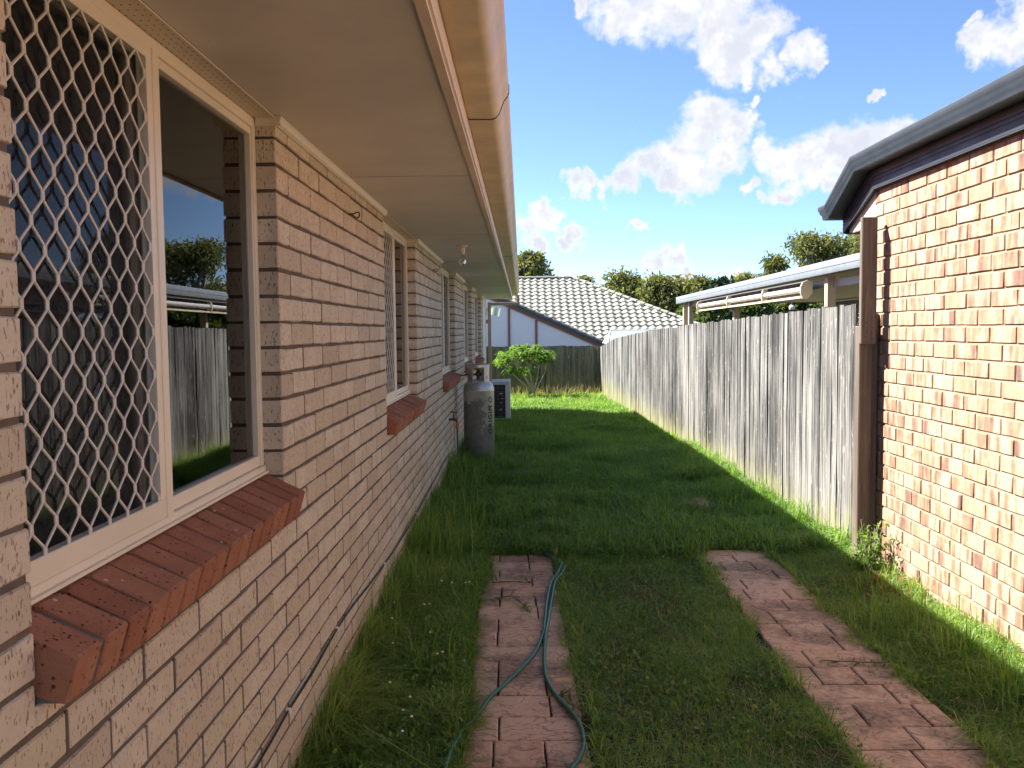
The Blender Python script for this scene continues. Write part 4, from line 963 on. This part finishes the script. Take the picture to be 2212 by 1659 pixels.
# projecting gable
pitchg = (2.612 - 1.123) / (3.794 - .47); GX = -2.2; gzA = 2.612 + (.47 - GX) * pitchg
ge = lambda x: gzA - abs(x - GX) * pitchg
MB().prism([(GX - 6.2, -.5), (GX + 5.75, -.5), (GX + 5.75, ge(GX + 5.75) - .1), (GX, gzA - .1), (GX - 6.2, ge(GX - 6.2) - .1)], 'Y', 32.0, 32.12).build('gable_wall', MAT['gable'], HB)
def rake(lo, hi, y0_, y1_, name, m, x0=GX, x1=GX + 6.05):
    MB().prism([(x0, ge(x0) + lo), (x1, ge(x1) + lo), (x1, ge(x1) + hi), (x0, ge(x0) + hi)], 'Y', y0_, y1_).build(name, m, HB)
rake(-.20, -.085, 31.93, 31.998, 'barge_board', MAT['brown'])
cap_run((GX + 6.2, 31.95, ge(GX + 6.2) + .0), (GX, 31.95, gzA + .0), 20, 'verge_tile', MAT['tileG'], HB, .17)
rake(-.083, .02, 31.86, 31.99, 'verge', MAT['tileG'])
for xx in (.30, 1.30, -.75, -1.8): MB().box(xx, xx + .085, 31.955, 31.997, -.4, ge(xx + .085) - .19).build('cover_strip', MAT['brown'], HB)
MB().box(-4, 3.7, 31.945, 31.993, .96, 1.04).build('bottom_board', MAT['brown'], HB)
MB().face([(GX, 32.1, gzA), (GX + 6.1, 32.1, ge(GX + 6.1)), (GX + 6.1, 36, ge(GX + 6.1)), (GX, 36, gzA)]).build('gable_roof', MAT['tileB'], HB)
MB().tube([(.95, 39, 3.6), (.95, 39, 5.0)], .02, 6).tube([(.85, 39, 4.95), (1.5, 38.9, 4.98)], .02, 6).build('aerial', MAT['slate2'], HB)
# lean-to behind the left house
LT = thing('lean_to_roof', (-.6, 27.6, 1.2), 'scrap of dark green corrugated roof behind the downpipe', 'roof')
b = MB(); n = 40
for k in range(n + 1):
    x = -2.2 + 2.32 * k / n; z = 2.10 + .03 * math.sin(k * 1.25) ; b.v += [(x, 27.0, z), (x, 28.4, z + .28)]
b.f = [(2 * k, 2 * k + 1, 2 * k + 3, 2 * k + 2) for k in range(n)]; b.build('sheet', MAT['green'], LT)
MB().box(-2.2, -.25, 27.2, 27.3, 1.86, 1.98).build('beam', MAT['timber'], LT)
for xx in (-1.9, -.9): MB().box(xx, xx + .09, 27.21, 27.29, -.5, 2.06).build('post', MAT['timber'], LT)
# garden shed over the fence corner
SH = thing('garden_shed', (4.0, 24.6, -.4), 'pale green metal garden shed peeping over the far end of the paling fence', 'shed')
MB().prism([(3.19, -.4), (4.9, -.4), (4.9, 1.25), (3.19, 1.25)], 'Y', 23.6, 25.2).build('wall', MAT['shed'], SH)
MB().face([(3.30, 24.4, 1.61), (5.0, 24.4, 1.61), (5.0, 23.5, 1.25), (3.14, 23.5, 1.25)]).face([(3.30, 24.4, 1.61), (5.0, 24.4, 1.61), (5.0, 25.3, 1.25), (3.14, 25.3, 1.25)]).face([(3.30, 24.4, 1.6095), (3.14, 23.5, 1.2495), (3.14, 25.3, 1.2495)]).build('roof', MAT['shed'], SH)
MB().tube([(3.29, 24.4, 1.615), (5.0, 24.4, 1.615)], .02, 6).tube([(3.29, 24.4, 1.615), (3.13, 23.5, 1.255)], .015, 6).build('ridge_cap', MAT['whitep'], SH)

# ------------------------------------------------------------------ vegetation
def leaves_mesh(name, P, size, asp, m, parent, droop=.0, rnd=None, seed=0, normal_bias=None):
    """one small rhombus per point"""
    g_ = np.random.default_rng(seed); n = len(P)
    d = g_.normal(size=(n, 3)); d[:, 2] -= droop; d /= np.linalg.norm(d, axis=1)[:, None]
    q = g_.normal(size=(n, 3)); 
    if normal_bias is not None: q = q + normal_bias
    s = np.cross(d, q); s /= np.maximum(np.linalg.norm(s, axis=1), 1e-6)[:, None]
    L = (size * g_.uniform(.6, 1.35, n))[:, None]
    V = np.stack([P, P + d * L * .5 + s * L * asp * .5, P + d * L, P + d * L * .5 - s * L * asp * .5], 1).reshape(-1, 3)
    Qd = np.arange(4 * n).reshape(-1, 4); a = g_.uniform(0, 1, n) if rnd is None else rnd
    return meshobj(name, fastmesh(name, V, Qd, attrs={'rnd': np.repeat(a, 4)}), m, parent)
def limb(b, p, q, r0, r1, rr, n=4):
    p, q = np.array(p), np.array(q); pts = []; rs = []
    for k in range(n + 1):
        u = k / n; w_ = (q - p); off = np.array([rr.uniform(-1, 1), rr.uniform(-1, 1), rr.uniform(-.3, .3)]) * np.linalg.norm(w_) * .05 * (0 < k < n)
        pts.append(tuple(p + w_ * u + off)); rs.append(r0 + (r1 - r0) * u)
    b.tube(pts, rs, 6)
def tree(vx, vtop, vw, vbot, Yd, label, m, kind, seed, nleaf=5200, group='trees beyond the fences', lsize=.22):
    rr = random.Random(seed); g_ = np.random.default_rng(seed); px = Yd / 1875.
    cxx = .803 + (vx - 1127) * px; zt__ = 1.62 + (709 - vtop) * px; zb__ = max(.2, 1.62 + (709 - vbot) * px); hw = vw * px / 2
    root = thing('pine_tree' if kind == 'pine' else 'gum_tree' if kind == 'gum' else 'bushy_tree', (cxx, Yd, -.5), label, 'tree', group)
    tk = MB(); tip = (cxx + rr.uniform(-.2, .2), Yd, zb__ + (zt__ - zb__) * .75); limb(tk, (cxx, Yd, -.6), tip, .04 * (zt__ + 1), .05, rr, 7)
    cl = []
    nc = 26 if kind != 'pine' else 30
    for k in range(nc):
        u = rr.uniform(0, 1); z = zb__ + (zt__ - zb__) * (u if kind == 'pine' else u ** .8)
        f = (z - zb__) / (zt__ - zb__)
        wid = hw * (math.sqrt(max(0., 1 - (2 * f - .95) ** 2 * .9)) if kind != 'pine' else (1.02 - f) * 1.1)
        a = rr.uniform(0, 2 * math.pi); d = wid * math.sqrt(rr.uniform(.15, 1))
        c = (cxx + d * math.cos(a) * .88, Yd + d * math.sin(a) * .88, z); rad = (zt__ - zb__ + 2 * hw) * .5 * rr.uniform(.13, .31)
        if z + rad * .8 > zt__: c = (c[0], c[1], zt__ - rad * .8)
        cl.append((c, rad, rr.uniform(-.22, .22)))
        limb(tk, (cxx, Yd, zb__ + (c[2] - zb__) * .55 - .2), c, .045, .015, rr)
    tk.build('trunk', MAT['bark'], root, True)
    P = []; RN = []; per = nleaf // nc
    for (c, rad, rn) in cl:
        n = int(per * rr.uniform(.7, 1.3)); v = g_.normal(size=(n, 3)); v /= np.linalg.norm(v, axis=1)[:, None]
        sub = v + g_.normal(size=(n, 3)) * .22; ra = g_.uniform(.35, 1.05, n) ** .6
        P.append(np.array(c) + sub * (rad * ra)[:, None] * np.array([1, 1, .72])); RN.append(np.clip(.5 + rn + g_.normal(0, .2, n), 0, 1))
    leaves_mesh('crown', np.concatenate(P), lsize, .42 if kind == 'gum' else .5, m, root, .5 if kind == 'gum' else .1, np.concatenate(RN), seed)
T = [(1148, 541, 62, 640, 52, 'rounded gum tree rising just right of the beige gutter end', 'gum', 'gum'),
     (1192, 590, 34, 650, 60, 'small wispy tree showing over the tiled ridge left of its middle', 'gum', 'gum'),
     (1262, 592, 52, 650, 60, 'thin tree showing above the ridge end of the tiled roof', 'gum', 'gum'),
     (1343, 580, 118, 715, 50, 'broad bushy gum tree behind the hip of the tiled roof', 'gum', 'gum'),
     (1437, 592, 100, 715, 47, 'bushy gum tree just left of the patio cover end', 'gum', 'gum'),
     (1508, 597, 62, 680, 56, 'loose pale gum tree above the left end of the patio cover', 'gum', 'gum'),
     (1560, 603, 84, 700, 50, 'dark green conifer behind the patio gutter', 'pine', 'pine'),
     (1602, 589, 46, 680, 60, 'sparse gum tree tip right of the dark conifer', 'gum', 'gum'),
     (1672, 550, 56, 680, 56, 'narrow gum tree left of the tallest crown above the patio', 'gum', 'gum'),
     (1762, 504, 138, 690, 52, 'tall spreading gum tree above the patio, largest crown in view', 'gum', 'gum'),
     (1862, 502, 90, 690, 60, 'gum tree beside the timber post, mostly hidden by the orange house', 'gum', 'gum'),
     (1945, 488, 130, 690, 56, 'gum tree hidden by the orange house but mirrored in the near window', 'gum', 'gum'),
     (1520, 640, 105, 745, 40, 'leafy tree under the left end of the patio cover', 'hedge', 'bush'), (1612, 640, 110, 745, 41, 'leafy tree between the two middle patio posts', 'hedge', 'bush'),
     (1702, 640, 110, 745, 43, 'leafy tree behind the spotlight under the patio cover', 'hedge', 'bush'), (1795, 645, 110, 745, 42, 'leafy tree behind the nearest patio post', 'hedge', 'bush')]
for i, (vx, vt, vw, vb, Yd, lb, mm, kd) in enumerate(T):
    tree(vx, vt, vw, vb, Yd, lb, MAT[mm], kd, 900 + i, 3400 if vw < 60 else 8200, lsize=.25 if kd != 'pine' else .28)

# shrub before the back fence
SB = thing('shrub', (1.1, 24.5, -.4), 'bright green sapling with drooping leaves before the back fence', 'shrub')
rr = random.Random(21); b = MB(); tips = []
forks = []
for (fx, fy, fz) in ((.45, 24.3, .50), (.72, 24.6, .62), (1.0, 24.3, .60), (1.28, 24.6, .58), (1.45, 24.35, .45), (.90, 24.2, .32)):
    b.tube([(1.16, 24.5, -.45), (1.14, 24.48, -.15), ((1.14 + fx) / 2, (24.48 + fy) / 2, fz * .35), (fx, fy, fz)], [.026, .022, .016, .011], 6); forks.append((fx, fy, fz))
for k in range(64):
    dx = rr.uniform(-.80, .68); dy = rr.uniform(-.6, .6); topz = 1.27 - .62 * dx * dx - .25 * dy * dy
    dz = topz - abs(rr.gauss(0, .17)) if k % 9 else rr.uniform(.35, .6)
    if k % 9 == 0: dx *= .45
    tip = (.90 + dx, 24.4 + dy, -.02 + dz); tips.append(tip)
    q = min(forks, key=lambda f: (f[0] - tip[0]) ** 2 + (f[1] - tip[1]) ** 2 + (f[2] - tip[2]) ** 2)
    b.tube([q, ((q[0] + tip[0]) / 2, (q[1] + tip[1]) / 2, (q[2] + tip[2]) / 2 + .04), tip], [.009, .007, .004], 5)
b.build('stem', MAT['twig'], SB, True)
V = []; RN = []
for tip in tips:
    for q in range(rr.randint(13, 20)):
        a = rr.uniform(0, 2 * math.pi); L = rr.uniform(.16, .27); w_ = L * .16; dr = rr.uniform(.25, .9); base_ = Vector(tip) + Vector((rr.uniform(-.1, .1), rr.uniform(-.1, .1), rr.uniform(-.1, .08)))
        d = Vector((math.cos(a), math.sin(a), .3)); d2 = Vector((math.cos(a), math.sin(a), -dr * 1.6)); s = d.cross(Vector((0, 0, 1))).normalized()
        p1 = base_ + d * L * .4; p2 = p1 + d2 * L * .4
        V += [base_, p1 + s * w_, p2, p1 - s * w_]; RN += [min(1, max(0, rr.gauss(.55, .25)))] * 4
meshobj('leaves', fastmesh('leaves', np.array([tuple(v) for v in V]), np.arange(len(V)).reshape(-1, 4), attrs={'rnd': RN}), MAT['shrub'], SB)

# ------------------------------------------------------------------ grass
def vnoise(x, y, s, seed):
    g_ = np.random.default_rng(seed); N = 64; T_ = g_.uniform(0, 1, (N, N)); u, v = x / s, y / s
    i, j = np.floor(u).astype(int), np.floor(v).astype(int); fu, fv = u - i, v - j; fu = fu * fu * (3 - 2 * fu); fv = fv * fv * (3 - 2 * fv)
    t_ = lambda a, b_: T_[a % N, b_ % N]
    return (t_(i, j) * (1 - fu) + t_(i + 1, j) * fu) * (1 - fv) + (t_(i, j + 1) * (1 - fu) + t_(i + 1, j + 1) * fu) * fv
def blades(name, P, h, w, lean, rn, m, seed, parent=None):
    g_ = np.random.default_rng(seed); n = len(P); a = g_.uniform(0, 2 * math.pi, n); d = np.stack([np.cos(a), np.sin(a), 0 * a], 1); s = np.stack([-np.sin(a + g_.normal(0, .5, n)), np.cos(a), 0 * a], 1)
    h = h[:, None]; w = w[:, None]; lean = lean[:, None]; z = np.array([0, 0, 1.])
    mid = P + z * h * .58 * np.sqrt(np.maximum(.1, 1 - (lean * .5) ** 2)) + d * h * lean * .33; tip = P + z * h * np.clip(1.02 - lean * .55, .08, 1) + d * h * lean * 1.0
    V = np.stack([P - s * w / 2, P + s * w / 2, mid + s * w * .42, mid - s * w * .42, tip], 1).reshape(-1, 3)
    b_ = np.arange(n) * 5
    Q_ = np.stack([b_, b_ + 1, b_ + 2, b_ + 3], 1); T_ = np.stack([b_ + 3, b_ + 2, b_ + 4], 1)
    return meshobj(name, fastmesh(name, V, Q_, T_, attrs={'rnd': np.repeat(rn, 5)}), m, parent)
def scatter(n, x0, x1, y0, y1, seed):
    g_ = np.random.default_rng(seed); x = g_.uniform(x0, x1, n); y = g_.uniform(y0, y1, n); return x, y, g_
def off_path(x, y, k=.03):
    wob = (vnoise(x * 0 + 3.3, y, .09, 61) - .5) * .12 + (vnoise(x * 0, y, .35, 62) - .5) * .12
    wob = wob + 0.; xl = x + .017 * (y - 4.6)
    inL = (xl > .552 + wob) & (xl < 1.03 + wob * .6) & (y < 6.10 + wob * .4); inR = (x > 2.06 + wob) & (x < 2.525 + wob * .8) & (y < 6.2 + wob * .4)
    return ~(inL | inR)
parts = []
def patch(n, x0, x1, y0, y1, hmean, wmean, leanm, seed, dens=None, rshift=0.):
    x, y, g_ = scatter(n, x0, x1, y0, y1, seed); keep = off_path(x, y)
    if dens is not None: keep &= g_.uniform(0, 1, n) < dens(x, y)
    x, y = x[keep], y[keep]; n = len(x); cl = vnoise(x, y, .32, seed + 1); cl2 = vnoise(x, y, .11, seed + 2); cl3 = vnoise(x, y, 1.3, seed + 3)
    h = hmean(x, y) * (.45 + .75 * cl + .35 * cl2) * g_.uniform(.55, 1.25, n)
    w_ = wmean * g_.uniform(.6, 1.35, n) * np.clip(.5 + h / .16, .6, 1.5); ln = np.clip(g_.normal(leanm, .3, n), .05, 1.5)
    rn = np.clip(.36 + rshift + .35 * (cl - .5) + .4 * (cl3 - .5) + g_.normal(0, .17, n), 0, 1)
    parts.append((np.stack([x, y, gz(y, x) - .005], 1), h, w_, ln, rn))
bare = lambda x, y: np.clip((vnoise(x, y, .42, 77) + .5 * vnoise(x, y, .15, 78) - .28) * 5., .35, 1) * np.where((x > 1.3) & (x < 2.3), np.clip(.75 + (y - 3.) * .2, .7, 1), 1)
near_h = lambda x, y: .060 + .20 * np.exp(-np.clip(x, 0, None) / .13) + .05 * (x < .55) + .05 * np.exp(-np.abs(x - 3.1) / .12) + .035 * np.clip(y - 5.2, 0, 1.3)
patch(200000, .0, 3.12, 2.1, 6.3, near_h, .0040, .85, 400, bare, rshift=.22)
patch(26000, .0, .58, 2.2, 6.3, lambda x, y: .10 + .16 * np.exp(-x / .12), .0042, .8, 405)
mid_h = lambda x, y: .165 + .20 * np.exp(-np.clip(x, 0, None) / .16) + .05 * np.exp(-np.abs(x - 3.1) / .1) + .03 * (y > 9)
patch(105000, .0, 3.12, 6.0, 12.0, mid_h, .0060, .72, 410)
patch(85000, .0, 3.12, 12.0, 20.0, lambda x, y: .15 + .12 * np.exp(-np.clip(x, 0, None) / .2), .0085, .6, 420)
patch(52000, -2.5, 3.12, 20.0, 25.7, lambda x, y: .15 + .02 * (y - 20), .012, .55, 430, rshift=.1)
# long tufts by the wall, under the tap and along the fence
for (cx_, cy_, n, rad, hh, sd_) in [(.10, 5.1, 260, .10, .42, 1), (.12, 5.9, 320, .13, .46, 2), (.15, 6.7, 320, .16, .42, 3), (.10, 7.6, 260, .14, .38, 4), (.14, 8.6, 320, .16, .40, 5), (.12, 9.2, 300, .14, .42, 6), (.35, 9.9, 260, .2, .34, 7), (.5, 10.3, 220, .16, .36, 8), (.08, 4.3, 200, .08, .34, 9), (.06, 3.6, 170, .07, .28, 10),
                                    (2.78, 4.55, 260, .14, .26, 11), (2.95, 5.1, 150, .1, .22, 12), (3.02, 6.9, 130, .06, .36, 13), (3.04, 8.1, 120, .06, .34, 14), (3.04, 10.2, 100, .06, .32, 15), (.3, 4.0, 150, .12, .26, 16), (2.3, 7.4, 220, .5, .3, 17), (1.4, 7.3, 240, .7, .28, 18), (3.0, 3.6, 300, .12, .26, 19), (2.95, 4.1, 260, .12, .24, 20)]:
    g_ = np.random.default_rng(700 + sd_); x = cx_ + g_.normal(0, rad, n); y = cy_ + g_.normal(0, rad, n); x = np.clip(x, .012, 3.10)
    k = off_path(x, y); x, y = x[k], y[k]; n = len(x)
    parts.append((np.stack([x, y, gz(y, x) - .005], 1), hh * g_.uniform(.45, 1.15, n), .0048 * g_.uniform(.7, 1.3, n), np.clip(g_.normal(.6, .3, n), .1, 1.3), np.clip(g_.normal(.45, .2, n), 0, 1)))
g_ = np.random.default_rng(77)                       # blades leaning over the paving edges
for ex, sgn in ((.545, -1), (1.03, 1), (2.04, -1), (2.545, 1)):
    n = 700 if ex == 1.03 else 1700; y = g_.uniform(2.2, 6.25, n); x = ex + sgn * (np.abs(g_.normal(.0, .025, n)) + (.025 if ex == 1.03 else 0)) + .01 * np.sin(y * 9) - (.017 * (y - 4.6) if ex < 1.1 else 0); kk = vnoise(y * 0 + ex, y, .16, 99) > .38; x, y = x[kk], y[kk]; n = len(x)
    parts.append((np.stack([x, y, gz(y, x) + .005], 1), g_.uniform(.05, .15, n), .004 * g_.uniform(.7, 1.3, n), np.clip(g_.normal(1.0, .3, n), .3, 1.6), np.clip(g_.normal(.55, .2, n), 0, 1)))
cat = [np.concatenate([p[i] for p in parts]) for i in range(5)]
gr_ = blades('grass', *cat, MAT['grass'], 500); tag(gr_, 'uncut green grass covering the side yard', 'grass', kind='stuff')
# dry seed stems at the back fence and here and there
g_ = np.random.default_rng(9); n = 900
x = g_.uniform(-.5, 3.05, n); y = g_.uniform(24.6, 25.65, n); P = np.stack([x, y, gz(y, x)], 1)
n2 = 7000; x2 = g_.uniform(.3, 3.05, n2); y2 = g_.uniform(2.4, 7, n2); k = off_path(x2, y2); P2 = np.stack([x2, y2, gz(y2, x2)], 1)[k]
ds = blades('seed_stems', np.concatenate([P, P2]), np.concatenate([g_.uniform(.35, .62, n), g_.uniform(.03, .11, len(P2))]), np.concatenate([np.full(n, .010), np.full(len(P2), .0026)]), np.concatenate([np.clip(g_.normal(.35, .2, n), .05, .9), np.clip(g_.normal(1.1, .3, len(P2)), .3, 1.6)]), g_.uniform(0, 1, n + len(P2)), MAT['dry'], 510)
tag(ds, 'thin straw coloured seed stems standing in the grass and along the back fence', 'seed stems', kind='stuff')
# broad leaved weeds in the grass
def weeds(n, x0, x1, y0, y1, size, seed, zmax, dens=None):
    x, y, g_ = scatter(n, x0, x1, y0, y1, seed); k = off_path(x, y)
    k &= vnoise(x, y, .22, seed + 5) > .42
    x, y = x[k], y[k]; return np.stack([x, y, gz(y, x) + g_.uniform(.01, 1, len(x)) ** 1.5 * zmax], 1)
Pw = np.concatenate([weeds(6500, .03, .56, 1.9, 4.6, .02, 31, .13), weeds(8000, 1.0, 2.1, 2.4, 6., .02, 32, .05), weeds(4000, 2.5, 3.1, 2.8, 6., .02, 33, .07)])
wd = leaves_mesh('ground_weeds', Pw, .026, .55, MAT['weed'], None, .2, None, 41, np.array([0, 0, 1.6])); tag(wd, 'small broad leaved weeds mixed into the near grass', 'weeds', kind='stuff')
fl = MB(); rr = random.Random(3)
for k in range(22):
    x, y = rr.uniform(.08, .5), rr.uniform(2.6, 5.2); z = rr.uniform(.12, .2); fl.lathe([(.001, 0), (.006, .003), (.005, .007), (.001, .008)], (x, y, z), 6)
tag(fl.build('weed_flowers', MAT['flower']), 'tiny pale weed flowers in the grass by the wall', 'flowers', kind='stuff')
# leafy weed at the foot of the post, litter beside it
PW = thing('leafy_weed', (2.98, 5.45, .0), 'sunlit leafy weed at the foot of the timber post', 'weed'); rr = random.Random(8); b = MB(); P = []
for k in range(26):
    a = rr.uniform(0, 6.28); q = (2.99 + .13 * math.cos(a) * rr.uniform(.2, 1), 5.45 + .16 * math.sin(a) * rr.uniform(.2, 1), .05 + rr.uniform(.12, .36)); b.tube([(2.99 + rr.uniform(-.03, .03), 5.46 + rr.uniform(-.03, .03), .0), ((q[0] + 2.99) / 2, (q[1] + 5.46) / 2, q[2] * .6), q], [.003, .0025, .0012], 4)
    for j in range(20): u = rr.uniform(.35, 1); P.append((2.99 + (q[0] - 2.99) * u + rr.uniform(-.03, .03), 5.46 + (q[1] - 5.46) * u + rr.uniform(-.03, .03), q[2] * u + rr.uniform(-.02, .03)))
b.build('stem', MAT['twig'], PW); leaves_mesh('leaves', np.array(P), .034, .5, MAT['shrub'], PW, .0, None, 5, np.array([0, 0, 1.]))
g_ = np.random.default_rng(4); n = 420; x = np.clip(2.98 + g_.normal(0, .09, n), 2.7, 3.11); y = 5.2 + g_.normal(0, .16, n)
lt = leaves_mesh('leaf_litter', np.stack([x, y, gz(y, x) + g_.uniform(.0, .05, n)], 1), .045, .5, MAT['litter'], None, .1, None, 6, np.array([0, 0, 2.])); tag(lt, 'dry brown leaf litter at the corner of the orange brick wall', 'leaf litter', kind='stuff')
# a clump of dead straw on the lawn
g_ = np.random.default_rng(14); n = 60; P = np.stack([2.30 + g_.normal(0, .06, n), 7.35 + g_.normal(0, .05, n), np.full(n, .10) + g_.uniform(0, .04, n)], 1)
st = blades('straw_clump', P, g_.uniform(.06, .16, n), np.full(n, .006), np.full(n, 1.4), g_.uniform(.2, 1, n), MAT['dry'], 15); tag(st, 'small clump of dead straw lying on the shaded lawn', 'straw', kind='stuff')
# runners creeping over the paving
for i, (pts, lb) in enumerate((([(.50, 5.42, .03), (.60, 5.40, .034), (.72, 5.43, .032), (.86, 5.38, .034)], 'thin runner weed creeping across the far end of the left paving strip'), ([(.50, 5.02, .03), (.62, 5.06, .034), (.72, 5.09, .04), (.80, 4.96, .034), (.83, 4.85, .03)], 'crooked runner weed on the left paving strip beside the hose'),
                               ([(2.62, 4.02, .04), (2.5, 4.04, .036), (2.36, 4.05, .036), (2.22, 4.08, .034)], 'dark runner weed lying across the right paving strip'), ([(1.13, 3.35, .03), (1.06, 3.5, .034), (.99, 3.60, .04), (.96, 3.72, .034)], 'dark twig of weed beside the right hose strand'))):
    t = thing('runner_weed', pts[0], lb, 'weed', 'runner weeds on the paving'); sp = smooth_pts(pts); MB().tube(sp, .0022, 5).build('stem', MAT['rust'], t, True); g_ = np.random.default_rng(60 + i)
    P = np.repeat(np.array(sp)[::2], 4, 0) + g_.normal(0, .006, (len(sp[::2]) * 4, 3)) * [1, 1, .3]; leaves_mesh('leaves', P, .042, .28, MAT['weed'], t, 0, None, 70 + i, np.array([0, 0, 2.5]))
